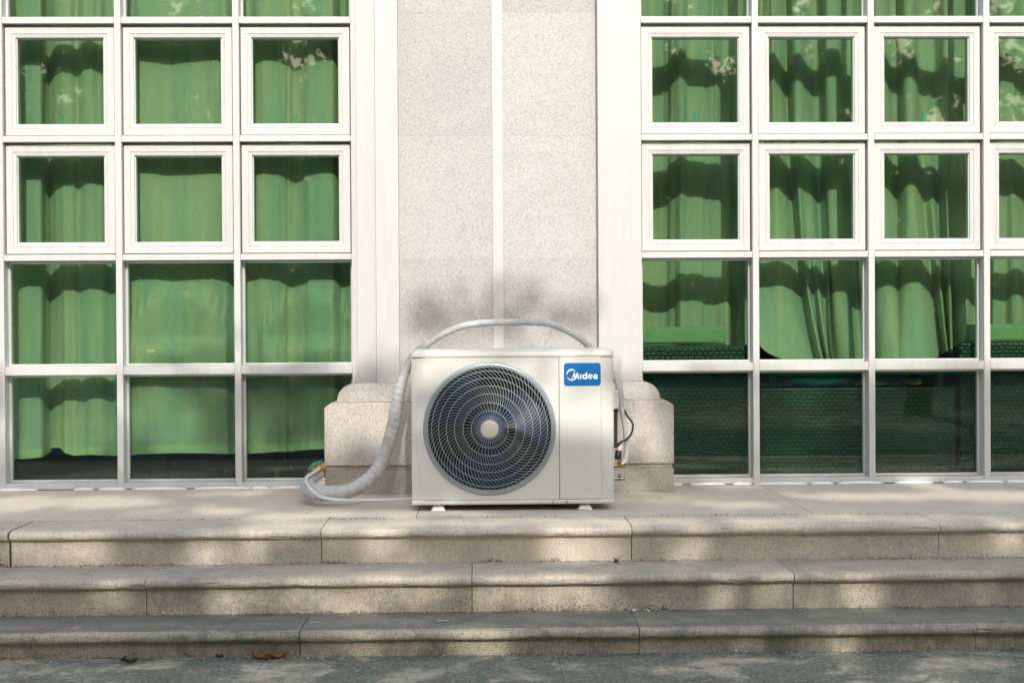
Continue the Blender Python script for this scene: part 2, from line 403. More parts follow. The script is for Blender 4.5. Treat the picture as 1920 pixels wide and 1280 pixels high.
# plinth
def plinth():
    L, Rr = at(608, 800, -.265).x, at(1263.5, 800, -.265).x
    zt = at(1245, 748, -.265).z; zt2 = at(620, 758, -.265).z; zt = (zt+zt2)/2
    zb1, zb0 = at(900, 871, -.265).z, at(900, 880.5, -.265).z
    bm = BM(); c = .03
    extry(bm, [(L, zb1), (Rr, zb1), (Rr, zt-.022), (Rr-.012, zt-.012), (Rr-.03, zt), (L+.03, zt), (L+.012, zt-.012), (L, zt-.022)], -.265, .10)
    obj('plinth_block', bm, GR_PLINTH, bld, bevel=.003)
    bm = BM(); box(bm, L+.006, Rr-.006, -.255, .09, zb0, zb1-.0005); obj('plinth_joint', bm, GR_BASE, bld)
    bm = BM(); box(bm, L+.001, Rr-.001, -.268, .095, -.02, zb0-.0005); obj('plinth_base', bm, GR_BASE, bld, bevel=.003)
    # scroll shouldered block above
    l, r = at(632, 755, -.256).x, at(1238, 747, -.256).x; zs = at(690, 719, -.256).z; h = zs-zt; wq = .075
    pr = [(l, zt+.0005)]+[(l+wq-wq*math.cos(a), zt+.008+(h-.008)*math.sin(a)) for a in [math.pi/2*k/10 for k in range(0, 11)]]
    pr += [(r-wq+wq*math.cos(a), zt+.008+(h-.008)*math.sin(a)) for a in [math.pi/2*k/10 for k in range(10, -1, -1)]]+[(r, zt+.0005)]
    bm = BM(); extry(bm, pr, -.256, .08); obj('scroll_block', bm, GR_PLINTH, bld, bevel=.004, smooth=40)
    # upper part of the pier foot, set back, seen between hose and unit
    return zt, zs
ZT, ZS = plinth()

# ---- windows
RZ = [-.052, .538, 1.0475, 1.5812, 2.1145, 2.648]       # centre heights of the rails
RH = [.060, .0385, .0275, .0275, .029, .04]
RH[0] = .058
def ring(bm, x0, x1, z0, z1, steps):
    """mitred frame: steps = [(inset, y), ...] from the outer back to the inner back"""
    loops = []
    for ins, y in steps:
        loops.append([bm.verts.new(c) for c in ((x0+ins, y, z0+ins), (x1-ins, y, z0+ins), (x1-ins, y, z1-ins), (x0+ins, y, z1-ins))])
    for A, B in zip(loops, loops[1:]):
        for k in range(4): bm.faces.new((A[k], A[(k+1) % 4], B[(k+1) % 4], B[k]))
    A, B = loops[-1], loops[0]
    for k in range(4): bm.faces.new((A[k], A[(k+1) % 4], B[(k+1) % 4], B[k]))
    bmesh.ops.recalc_face_normals(bm, faces=bm.faces[:])
def window(xs, first, last, label, sealx, handles):
    w_ = empty('window', (xs[0], 0, 0)); w_.parent = bld; w_['label'] = label
    off = Vector((xs[0], 0, 0))
    def sub(name, bm, m, **k):
        bmesh.ops.translate(bm, verts=bm.verts[:], vec=-off); return obj(name, bm, m, w_, **k)
    hw = .0145
    # mullions
    for i, x in enumerate(xs):
        a = x-hw if not (i == 0 and first) else JR+.0006
        b = x+hw if not (i == len(xs)-1 and last) else JL-.0006
        bm = BM(); box(bm, min(a, b), max(a, b), 0, .095, -.03, RZ[5]+.05); sub('mullion', bm, WHITE, bevel=.0025)
    fr = random.Random(int(xs[0]*100))
    for j in range(6):
        for x0, x1 in zip(xs, xs[1:]):
            if j == 0: z0, z1 = .004, .030
            else: z0, z1 = RZ[j]-RH[j]/2, RZ[j]+RH[j]/2
            A = x0+hw+.0004; B = x1-hw-.0004
            bm = BM(); box(bm, A, B, .002, .09, z0, z1); sub('sill_rail' if j == 0 else 'transom', bm, WHITE, bevel=.002)
    tops = [.030]+[RZ[j]+RH[j]/2 for j in range(1, 6)]
    bots = [0]+[RZ[j]-RH[j]/2 for j in range(1, 6)]
    for c, (x0, x1) in enumerate(zip(xs, xs[1:])):
        A, B = x0+hw, x1-hw
        for j in range(5):
            z0, z1 = tops[j], bots[j+1]
            if j in (2, 3):      # opening sash
                bm = BM(); g0, g1 = (.004, .009)
                sx0, sx1, sz0, sz1 = A+g0+fr.uniform(-.001, .001), B-g0-.002, z0+.005, z1-.011
                ring(bm, sx0, sx1, sz0, sz1, [(0, .075), (0, .030), (.0015, .0265), (.030, .0265), (.0312, .0300), (.0335, .0300), (.0345, .0275), (.047, .0300), (.0485, .0385), (.0525, .0395), (.0525, .075)])
                sub('sash', bm, WHITE)
                bm = BM(); box(bm, sx0+.0515, sx1-.0515, .045, .050, sz0+.0515, sz1-.0515); sub('glass_pane', bm, GLASS)
                if (c, j) in handles:
                    bm = BM(); hx = handles[(c, j)]; zb = sz0+.048
                    box(bm, hx-.0045, hx+.0045, .062, .072, zb-.03, zb+.045); box(bm, hx-.003, hx+.003, .060, .074, zb+.045, zb+.052)
                    sub('stay_handle', bm, HANDLE, bevel=.0015)
            else:
                bm = BM()
                ring(bm, A+.0004, B-.0004, z0+.0004, z1-.0004, [(0, .086), (0, .058), (.004, .056), (.0095, .060), (.0105, .070), (.0105, .086)])
                sub('glazing_bead', bm, WHITE)
                bm = BM(); box(bm, A+.009, B-.009, .071, .076, z0+.009, z1-.009); sub('glass_pane', bm, GLASS)
    # sealant smeared along the foot of the frame
    rnd = random.Random(int(xs[0]*77)); x = sealx[0]
    while x < sealx[1]:
        L = rnd.uniform(.05, .26); d0 = rnd.uniform(.003, .012)
        if rnd.random() < .72:
            bm = BM(); n = 9; lo_, hi_ = [], []
            for k in range(n):
                t = k/(n-1); e = math.sin(math.pi*min(1, max(0, t*1.0)))**.4
                yy = -.002-d0*e*(1+.5*noise.noise(Vector((x+t*3, 0, 1))))
                lo_.append(bm.verts.new((x+L*t, yy, .0012))); hi_.append(bm.verts.new((x+L*t, .0, .004+.008*e)))
            for k in range(n-1): bm.faces.new((lo_[k], lo_[k+1], hi_[k+1], hi_[k]))
            sub('sealant', bm, SEAL, smooth=60)
        x += L+rnd.uniform(0, .05)
    return w_
XL = [-2.238-.530, -2.238, -1.708, -1.178, XLE]
XR = [XRE, 1.174, 1.704, 2.234, 2.764]
window(XL, False, True, 'tall white window left of the granite pier', (-2.7, -.77), {(1, 3): at(116, 210, .06).x, (3, 3): at(555, 210, .06).x})
window(XR, True, False, 'tall white window right of the granite pier', (.77, 2.7), {(0, 3): at(1302, 210, .06).x, (2, 3): at(1731, 210, .06).x})
# outer walls beyond the windows, head of the wall
pv('wall', -6, XL[0]-.015, YS, .1, 0, ZTOP, GR_WALL); pv('wall', XR[-1]+.015, 6, YS, .1, 0, ZTOP, GR_WALL)
pv('lintel', -6, 6, -.03, .12, 2.70, ZTOP-.002, TRIMW)
pv('parapet', -6, 6, -.11, .3, ZTOP+.001, ZTOP+1.5, TRIMW, .01)
# room behind
pv('inner_pier', JL-.005, JR+.005, .125, .42, 0, ZTOP, ROOMW)
pv('side_wall', -4.0, -3.9, .13, 5.3, 0, ZTOP, ROOMW); pv('side_wall', 3.9, 4.0, .13, 5.3, 0, ZTOP, ROOMW)
pv('ceiling', -4, 4, .13, 5.5, 2.95, 3.1, ROOMW)
pv('rear_wall', -3.9, 3.9, 5.3, 5.4, 0, 1.7, ROOMW); pv('rear_wall', -3.9, 3.9, 5.3, 5.4, 2.55, 2.95, ROOMW)
for x in (-3.9, -1.5, .9, 3.3): pv('rear_pier', x, x+.6, 5.3, 5.4, 1.701, 2.549, ROOMW)
bm = BM(); box(bm, -4, 4, .125, 5.5, -.1, -.004); tag(obj('room_floor', bm, ROOMF), kind='structure')

# ================================================================== CURTAINS
def curtain(top, bot, z0, z1, label, bend=None, hem=False, wr=.013, midpow=1.3, group='green curtains behind the windows'):
    """top/bot: lists of (X, Y[, Z]) running across; cloth hangs between them"""
    n = 12
    T = cat([(p[0], p[1], p[2] if len(p) > 2 else z1) for p in top], n); B = cat([(p[0], p[1], p[2] if len(p) > 2 else z0) for p in bot], n)
    nB = len(B)-1; B = [B[min(nB-1, int(i*nB/(len(T)-1)))].lerp(B[min(nB-1, int(i*nB/(len(T)-1)))+1], i*nB/(len(T)-1)-min(nB-1, int(i*nB/(len(T)-1)))) for i in range(len(T))]
    nv = 70; bm = BM(); rows = []; ph = random.uniform(0, 90)
    for j in range(nv+1):
        t = j/nv; s = t**midpow; sy_ = t**min(midpow, 2.5); row = []
        for i in range(len(T)):
            u = i/(len(T)-1)
            a, b = T[i], B[i]
            x = a.x+(b.x-a.x)*s; y = a.y+(b.y-a.y)*sy_; z = a.z+(b.z-a.z)*t
            if bend: x, y, z = bend(x, y, z, u, t)
            q = noise.noise(Vector((x*7+ph, z*1.6, 1)))*wr+noise.noise(Vector((x*26+ph, z*4, 5)))*wr*.35
            row.append(bm.verts.new((x, y+q*min(1, .3+t), z)))
        rows.append(row)
    for A, C in zip(rows, rows[1:]):
        for k in range(len(A)-1): bm.faces.new((A[k], A[k+1], C[k+1], C[k]))
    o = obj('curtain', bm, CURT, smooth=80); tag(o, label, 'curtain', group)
    if hem:
        bm = BM(); hr = []
        for j in range(nv-1, nv+1):
            hr.append([bm.verts.new(v) for v in [Vector((c[0], c[1]-.0025-(.002 if j > nv-1 else 0), c[2]-(.002 if j == nv else 0))) for c in HEMROWS(o, j, len(T))]])
        for A, C in zip(hr, hr[1:]):
            for k in range(len(A)-1): bm.faces.new((A[k], A[k+1], C[k+1], C[k]))
        obj('hem', bm, HEM, o, smooth=80)
    return o
def HEMROWS(o, j, n): return [o.data.vertices[j*n+k].co for k in range(n)]
def tp(lst, py, f=1.0): return [(at(px, py, d).x, d) for px, d in lst]
def hm(lst, f=1.0): return [(at(px, py, d).x, d, at(px, py, d).z) for px, py, d in lst]
ZC = 2.72
def merge(top, bot):
    '''same columns for both rows, so that folds run straight down; top (px,Y), bot (px,py,Y)'''
    def ip(L_, x, k):
        if x <= L_[0][0]: return L_[0][k]
        for a, b in zip(L_, L_[1:]):
            if x <= b[0]:
                t = (x-a[0])/max(1e-6, b[0]-a[0]); t = t*t*(3-2*t); return a[k]+(b[k]-a[k])*t
        return L_[-1][k]
    x0, x1 = top[0][0], top[-1][0]; n_ = max(4, int((x1-x0)/5)); xs_ = [x0+(x1-x0)*i/n_ for i in range(n_+1)]
    T_, B_ = [], []
    for x in xs_:
        f = (x-x0)/(x1-x0); xb = bot[0][0]+(bot[-1][0]-bot[0][0])*f
        Y1, Y2, py = ip(top, x, 1), ip(bot, xb, 2), ip(bot, xb, 1)
        T_.append((at(x, 150, Y1).x, Y1)); p_ = at(xb, py, Y2); B_.append((p_.x, Y2, p_.z))
    return T_, B_
# left window: leftmost curtain, and the wide curtain pushed to the glass by chairs
curtain([(-3.0, .25), (-2.85, .19), (-2.72, .26), (-2.6, .19), (-2.45, .27)]+tp([(-25, .26), (0, .27), (34, .205), (48, .185), (72, .185), (80, .20), (85, .27), (93, .31)], 150),
        [(-3.0, .25, .12), (-2.85, .19, .12), (-2.72, .26, .12), (-2.6, .19, .12), (-2.45, .27, .12)]+hm([(-20, 858, .27), (10, 858, .26), (33, 859, .20), (48, 859, .175), (70, 857, .175), (80, 855, .19), (88, 850, .25), (97, 844, .30)]),
        .1, ZC, 'green curtain at the far left edge behind the left window', hem=True)
def push(x, y, z, u, t):
    # rounded chair backs lean against the cloth; slopes below shaped to add shade
    for cx, cz, hwid in ((CH1, .905, .215), (CH2, .90, .20)):
        dx = (x-cx)/hwid
        if abs(dx) < 1.4:
            top_ = cz-.13*abs(dx)**2.4
            e = min(1, max(0, (top_+.012-z)/.026)); e = e*e*(3-2*e)
            side = min(1, max(0, (1.25-abs(dx))/.28)); side = side*side*(3-2*side)
            a = -.042+.20*max(0, top_-z); b = -.045+.13*max(0, .66-z)
            m_ = min(1, max(0, (.668-z)/.02)); m_ = m_*m_*(3-2*m_)
            y += side*e*(min(a, .03)*(1-m_)+min(b, .02)*m_)
    return x, y, z
CH1, CH2 = at(335, 560, .12).x, at(580, 560, .12).x
curtain(*merge([(88, .33), (96, .30), (101, .25), (112, .235), (130, .25), (146, .285), (151, .27), (155, .22), (172, .22), (186, .25), (205, .29), (228, .28), (252, .21), (262, .19), (285, .20), (322, .225), (350, .205), (380, .19), (410, .185), (425, .195), (445, .25), (470, .26), (486, .20), (494, .18), (520, .185), (548, .20), (552, .24), (562, .245), (580, .20), (610, .175), (628, .175), (634, .23), (640, .30), (650, .29), (656, .24), (666, .24)],
        [(92, 842, .31), (100, 838, .27), (114, 838, .24), (121, 848, .20), (140, 853, .19), (158, 852, .21), (170, 851, .19), (190, 852, .185), (212, 853, .21), (228, 853, .17), (242, 853, .115), (262, 851, .105), (285, 850, .105), (322, 849, .11), (350, 849, .11), (380, 849, .115), (410, 850, .12), (425, 850, .13), (440, 850, .17), (452, 850, .16), (470, 849, .12), (490, 848, .12), (520, 846, .13), (532, 846, .15), (545, 845, .19), (570, 843, .155), (585, 842, .125), (605, 841, .125), (628, 840, .13), (632, 840, .14), (640, 840, .16), (650, 840, .16), (656, 840, .155), (666, 840, .155)]),
        .1, ZC, 'wide green curtain filling most of the left window, pressed by chair backs', bend=push, hem=True, midpow=.85)
def tpd(lst, py): return tp([(a, d+.04) for a, d in lst], py)
# right window
curtain(*merge([(1185, .30), (1205, .33), (1226, .36), (1244, .345), (1256, .31), (1262, .26), (1274, .235), (1284, .24), (1289, .30), (1300, .33), (1325, .33), (1340, .30), (1349, .28), (1354, .36), (1372, .41), (1392, .40), (1412, .34), (1432, .30)],
        [(1180, 690, .36), (1205, 690, .38), (1222, 690, .40), (1245, 690, .40), (1262, 690, .37), (1276, 690, .31), (1300, 690, .29), (1312, 690, .30), (1322, 690, .33), (1340, 690, .35), (1352, 690, .32), (1360, 690, .30), (1366, 690, .31), (1372, 690, .40), (1386, 690, .36), (1396, 690, .30), (1408, 690, .28), (1425, 690, .30)]),
        .4, ZC, 'green curtain beside the granite pier, hanging down behind the sage cushion', midpow=1.2)
curtain(tpd([(1428, .31), (1442, .27), (1450, .25), (1460, .30), (1474, .36), (1486, .27), (1500, .25), (1512, .33), (1528, .36), (1542, .33)], 150),
        hm([(1414, 636, .16), (1438, 660, .15), (1474, 675, .14), (1508, 680, .17), (1530, 678, .24), (1541, 676, .15), (1547, 675, .25), (1552, 674, .15), (1557, 674, .24), (1561, 675, .16)]),
        .5, ZC, 'green curtain swept sideways in a big lit fold, second window column right of the pier', midpow=4.6)
curtain(tpd([(1536, .36), (1542, .30), (1549, .23), (1562, .22), (1574, .24), (1580, .33), (1592, .38), (1610, .36), (1630, .30)], 150),
        hm([(1556, 698, .33), (1566, 698, .30), (1578, 698, .26), (1592, 698, .24), (1604, 698, .26), (1612, 698, .33), (1622, 698, .36), (1634, 698, .30), (1646, 698, .28)]),
        .5, ZC, 'narrow dark green curtain bunched left of the third mullion of the right window', midpow=5)
curtain(tpd([(1622, .33), (1634, .26), (1650, .24), (1660, .27), (1668, .33), (1680, .34)], 150),
        hm([(1632, 694, .28), (1650, 694, .20), (1668, 694, .16), (1684, 694, .15), (1700, 694, .19), (1710, 694, .26)]),
        .5, ZC, 'slim green curtain strip slanting down to the glass table top', midpow=5)
curtain(tpd([(1680, .35), (1688, .29), (1696, .245), (1708, .235), (1716, .27), (1722, .34), (1736, .37), (1752, .36), (1768, .29), (1778, .265)], 150),
        hm([(1668, 652, .24), (1690, 672, .15), (1715, 681, .13), (1742, 679, .15), (1760, 668, .24), (1770, 661, .28), (1776, 658, .15), (1780, 656, .27), (1783, 655, .15), (1787, 654, .26)]),
        .5, ZC, 'green curtain ending in a hollow scooped fold above the glass table top', midpow=4.2)
curtain(tpd([(1776, .31), (1784, .38), (1800, .41), (1816, .38), (1830, .28), (1842, .26), (1856, .29)], 150),
        hm([(1782, 648, .36), (1792, 650, .30), (1800, 652, .27), (1810, 655, .28), (1820, 660, .36), (1832, 660, .38), (1846, 660, .36)]),
        .5, ZC, 'dark green curtain between scooped fold and right hand wicker armchair', midpow=4)
curtain(tpd([(1852, .34), (1866, .30), (1878, .235), (1892, .23), (1900, .27), (1906, .34), (1925, .36), (1945, .26), (1965, .25), (2000, .33), (2050, .27)], 150),
        hm([(1852, 680, .36), (1862, 680, .30), (1872, 680, .32), (1884, 680, .33), (1900, 680, .27), (1916, 680, .26), (1930, 680, .34), (1950, 680, .36), (1970, 680, .28), (2010, 680, .35), (2060, 680, .30)]),
        .4, ZC, 'green curtain at the right edge of the picture behind the far wicker armchair', midpow=1.3)

# ================================================================== FURNITURE BEHIND THE GLASS
def wicker_chair(x0, x1, ztop, y, label):
    e = empty('wicker_armchair', ((x0+x1)/2, y+.3, 0), label, 'armchair', 'wicker armchairs behind the right window')
    cx = (x0+x1)/2; hw_ = (x1-x0)/2
    def pt(name, bx, m, bev=.012):
        bm = BM(); box(bm, *bx); bmesh.ops.translate(bm, verts=bm.verts[:], vec=Vector((0, -.3, 0))); return obj(name, bm, m, e, bevel=bev, seg=3)
    pt('backrest', (-hw_, hw_, 0, .07, .05, ztop), WICK)
    pt('arm', (-hw_, -hw_+.09, .071, .66, .05, .60), WICK); pt('arm', (hw_-.09, hw_, .071, .66, .05, .60), WICK)
    pt('seat', (-hw_+.091, hw_-.091, .071, .64, .06, .33), WICK)
    for sx_ in (-1, 1):
        for yy in (.02, .60):
            pt('leg', (sx_*(hw_-.03)-.02, sx_*(hw_-.03)+.02, yy, yy+.04, -.004, .049), WOOD, .003)
    return e
def cushion(x0, x1, y0, y1, z0, z1, m, name, label, cat_, grp=None, puff=.02):
    bm = BM(); box(bm, x0, x1, y0, y1, z0, z1)
    bmesh.ops.subdivide_edges(bm, edges=bm.edges[:], cuts=7, use_grid_fill=True)
    c = Vector(((x0+x1)/2, (y0+y1)/2, (z0+z1)/2)); h = Vector(((x1-x0)/2, (y1-y0)/2, (z1-z0)/2))
    for v in bm.verts:
        d = Vector(((v.co.x-c.x)/h.x, (v.co.y-c.y)/h.y, (v.co.z-c.z)/h.z))
        v.co.y += puff*d.y*(1-d.x**4)*(1-d.z**4); v.co.z += puff*.25*d.z*(1-d.x**4)*(1-d.y**4)
        v.co += Vector((noise.noise(v.co*7), noise.noise(v.co*7+Vector((9, 0, 0))), noise.noise(v.co*7+Vector((0, 9, 0)))))*.004
    o = obj(name, bm, m, bevel=.008, seg=2, smooth=50); tag(o, label, cat_, grp); return o
YF = .11
c1 = wicker_chair(at(1150, 700, YF+.02).x, at(1412, 700, YF+.02).x, at(1300, 647, YF+.02).z, YF+.02, 'dark woven wicker armchair right of the granite pier under a sage cushion')
c3 = wicker_chair(at(1800, 700, YF+.02).x, at(2080, 700, YF+.02).x, at(1880, 641, YF+.02).z, YF+.02, 'dark woven wicker armchair at the right edge of the picture')
# shift the curtain-side: cushions lean on the chair backs, showing above them
for (a, b, t, lab) in ((1165, 1362, 614, 'sage green box cushion showing above the armchair near the granite pier'), (1821, 2000, 608, 'sage green box cushion showing above the armchair at the right edge')):
    yy = YF+.03
    cushion(at(a, 640, yy).x, at(b, 640, yy).x, yy, yy+.065, at(1300, 647, YF+.02).z+.004, at((a+b)/2, t, yy).z, CUSH, 'cushion', lab, 'cushion', 'sage cushions on the wicker armchairs', .006)
def table():
    x0, x1 = at(1427, 800, YF).x, at(1792, 800, YF).x; zt = at(1600, 727, YF).z; zg = at(1600, 699, YF-.015).z
    e = empty('wicker_table', ((x0+x1)/2, YF+.25, 0), 'long dark wicker table with a green edged glass top behind the right window', 'table')
    h = (x1-x0)/2
    def pt(name, bx, m, bev=.006):
        bm = BM(); box(bm, *bx); bmesh.ops.translate(bm, verts=bm.verts[:], vec=Vector((0, -.25, 0))); return obj(name, bm, m, e, bevel=bev, seg=2)
    pt('woven_body', (-h, h, 0, .5, .05, zt), WICK)
    pt('glass_top', (-h-.0, h+.13, -.015, .56, zg-.008, zg+.004), GLEDGE, .002)
    for sx_ in (-1, 1):
        for yy in (.03, .43):
            pt('leg', (sx_*(h-.05)-.02, sx_*(h-.05)+.02, yy, yy+.04, -.004, .049), WOOD, .003)
            pt('glass_support', (sx_*(h-.06)-.015, sx_*(h-.06)+.015, yy, yy+.03, zt+.0005, zg-.0085), WOOD, .003)
    return zt, zg
ZTB, ZGT = table()
def puddle(px0, px1, y0, z0, hgt, m, name, label, cat_):
    a, b = at(px0, 710, y0).x, at(px1, 710, y0).x
    bm = BM(); bmesh.ops.create_uvsphere(bm, u_segments=32, v_segments=14, radius=1)
    for v in bm.verts:
        q = noise.noise(v.co*2.3)*.18
        v.co = Vector(((a+b)/2+v.co.x*(b-a)/2*(1+q*.3), y0+.10+v.co.y*.10*(1+q), z0+hgt/2+v.co.z*hgt/2*(1+q)))
        v.co.z = max(v.co.z, z0+.0006)
    o = obj(name, bm, m, smooth=80); tag(o, label, cat_); return o
puddle(1478, 1606, YF+.01, ZTB, at(1500, 702, YF).z-ZTB, TEAL, 'folded_cloth', 'bright teal folded cloth under the glass top of the wicker table', 'cloth')
puddle(1602, 1672, YF+.02, ZTB, .035, YEL, 'folded_cloth', 'lime yellow cloth beside the teal cloth under the glass top', 'cloth')
puddle(1704, 1738, YF+.01, ZTB, .045, CURT, 'folded_cloth', 'pale green crumpled cloth right of the lime cloth under the glass top', 'cloth')
# round backed chairs behind the left curtain
def round_chair(cx, label):
    y0 = .255
    e = empty('round_back_chair', (cx, y0+.25, 0), label, 'chair', 'round backed chairs behind the left curtain')
    bm = BM(); pr = [(-.21, .43)]
    pr += [(-.21+.0, .70)]+[(-.21*math.cos(a), .70+.22*math.sin(a)) for a in [math.pi*k/16 for k in range(1, 16)]]+[(.21, .70), (.21, .43)]
    extry(bm, pr, -.25, -.20); obj('backrest', bm, WOOD, e, bevel=.008)
    bm = BM(); box(bm, -.23, .23, -.262, -.2505, .42, .63); obj('curtain_shade_panel', bm, WOOD, e, bevel=.004)  # unseen panel added to block backlight and darken the curtain lower down
    bm = BM(); box(bm, -.22, .22, -.199, .25, .40, .45); obj('seat', bm, WOOD, e, bevel=.01)
    for sx_ in (-1, 1):
        for yy in (-.22, .22):
            bm = BM(); cyl(bm, (sx_*.18, yy, -.004), (0, 0, 1), .014, .403, 10, .02); obj('leg', bm, WOOD, e)
round_chair(CH1, 'dark round backed chair behind the curtain in the middle of the left window')
round_chair(CH2, 'dark round backed chair behind the curtain nearest the granite pier')

# ================================================================== AIR CONDITIONER
YA = -.86
AL, AR = at(771.5, 800, YA).x, at(1151, 800, YA).x
AZ0, AZ1 = at(960, 945, YA).z, at(960, 669.0, YA).z
ATOP = at(960, 654.5, YA+.03).z
ac = empty('air_conditioner', ((AL+AR)/2, YA+.16, 0), 'beige outdoor air conditioner unit with round fan grille and blue badge, standing on the terrace', 'air conditioner')
OFF = ac.location.copy()
def part(name, bm, m, parent=None, **k):
    bmesh.ops.translate(bm, verts=bm.verts[:], vec=-OFF)
    return obj(name, bm, m, parent or ac, **k)
DEP = .32
FC = at(918, 803.5, YA); FR = 124/ (F/(YA-EYE.y))
def shell():
    # body box with the fan opening cut through the front
    bm = BM(); n = 96
    hole = [(FC.x+FR*math.cos(2*math.pi*k/n), FC.z+FR*math.sin(2*math.pi*k/n)) for k in range(n)]
    L, Rt, Bz, Tz = AL, AR, AZ0, AZ1
    def edgept(k):          # matching points on the rectangle outline
        a = 2*math.pi*k/n; c, s = math.cos(a), math.sin(a)
        cx, cz = FC.x, FC.z
        ts = []
        if c > 1e-9: ts.append((Rt-cx)/c)
        if c < -1e-9: ts.append((L-cx)/c)
        if s > 1e-9: ts.append((Tz-cz)/s)
        if s < -1e-9: ts.append((Bz-cz)/s)
        t = min(ts); return (cx+c*t, cz+s*t)
    return hole, edgept
n = 96
# front panel pieces: raised fascia (left), service panel (right), with a seam
SEAM = at(1048.5, 800, YA).x
PL = at(795, 690, YA).x; PR = at(1127.5, 800, YA).x; PB = at(960, 936, YA).z
def body():
    bm = BM()
    # side/back/bottom shell: U profile in plan, slightly rounded front corners
    r = .012
    plan = [(AL, YA+DEP), (AL, YA+r+.004), (AL+.003, YA+r*.5+.003), (AL+r, YA+.004)]
    t = .004
    z0, z1 = AZ0, AZ1
    # left, right, back, bottom boxes (sheet metal), butted
    box(bm, AL, AL+t, YA+.006, YA+DEP, z0, z1); box(bm, AR-t, AR, YA+.006, YA+DEP, z0, z1)
    box(bm, AL+t, AR-t, YA+DEP-t, YA+DEP, z0+.006, z1); box(bm, AL+t+.0003, AR-t-.0003, YA+.006, YA+DEP-.0003, z0, z0+.005)
    part('body', bm, ACW, bevel=.0015, seg=1)
    bm = BM(); box(bm, AL+.006, AR-.006, YA+.11, YA+DEP-.006, z0+.007, z1-.004); part('fan_chamber', bm, DARKIN)
body()
def fascia():
    bm = BM(); y = YA
    hx = [(FC.x+FR*math.cos(2*math.pi*k/n), FC.z+FR*math.sin(2*math.pi*k/n)) for k in range(n)]
    Lf, Rf, Bf, Tf = PL, SEAM-.0009, PB, AZ1-.0008
    out = []
    for k in range(n):
        a = 2*math.pi*k/n; c, s = math.cos(a), math.sin(a); ts = []
        if c > 1e-6: ts.append((Rf-FC.x)/c)
        if c < -1e-6: ts.append((Lf-FC.x)/c)
        if s > 1e-6: ts.append((Tf-FC.z)/s)
        if s < -1e-6: ts.append((Bf-FC.z)/s)
        t = min(ts); out.append([FC.x+c*t, FC.z+s*t])
    for cx, cz in ((Lf, Tf), (Rf, Tf), (Rf, Bf), (Lf, Bf)):
        k = min(range(n), key=lambda k: (out[k][0]-cx)**2+(out[k][1]-cz)**2); out[k] = [cx, cz]
    # the left crease bows outward round the fan
    def bow(z): return -.030*max(0, 1-((z-FC.z)/.27)**2)**1.0
    rings = []
    for s_, yy in ((0, 0), (.5, 0), (.93, 0), (1, 0), (1, .009)):
        row = []
        for k in range(n):
            h, o_ = hx[k], out[k]
            x = h[0]+(o_[0]-h[0])*s_; z = h[1]+(o_[1]-h[1])*s_
            if o_[0] < Lf+.03 and s_ > .4: x += bow(o_[1])*s_*max(0, min(1, (Lf+.03-o_[0])/.03))
            row.append(bm.verts.new((x, y+yy, z)))
        rings.append(row)
    # rolled lip into the opening
    lip = []
    for rr, yy in ((1.0, 0), (.985, .002), (.972, .010), (.968, .05), (.968, .109)):
        lip.append([bm.verts.new((FC.x+(h[0]-FC.x)*rr, y+yy, FC.z+(h[1]-FC.z)*rr)) for h in hx])
    bmesh.ops.remove_doubles(bm, verts=bm.verts[:], dist=1e-6); bm.verts.ensure_lookup_table()
    def find(co): return min(bm.verts, key=lambda v: (v.co-co).length_squared)
    bm2 = BM()
    allr = []
    for row in ([[Vector(v.co) if v.is_valid else None for v in r_] for r_ in rings[1:]]): allr.append(row)
    first = [Vector((h[0], y, h[1])) for h in hx]
    L2 = [[Vector((FC.x+(h[0]-FC.x)*rr, y+yy, FC.z+(h[1]-FC.z)*rr)) for h in hx] for rr, yy in ((.968, .109), (.968, .05), (.972, .010), (.985, .002))]
    seq = L2+[first]+allr
    vs = [[bm2.verts.new(c) for c in r_] for r_ in seq]
    for A, B in zip(vs, vs[1:]):
        for k in range(n): bm2.faces.new((A[k], B[k], B[(k+1) % n], A[(k+1) % n]))
    bm.free(); bmesh.ops.recalc_face_normals(bm2, faces=bm2.faces[:])
    return part('front_panel', bm2, ACW, smooth=25)
fascia()
bm = BM(); box(bm, SEAM+.0009, PR, YA-.0005, YA+.0095, PB, AZ1-.0008); part('service_panel', bm, ACW, bevel=.002)
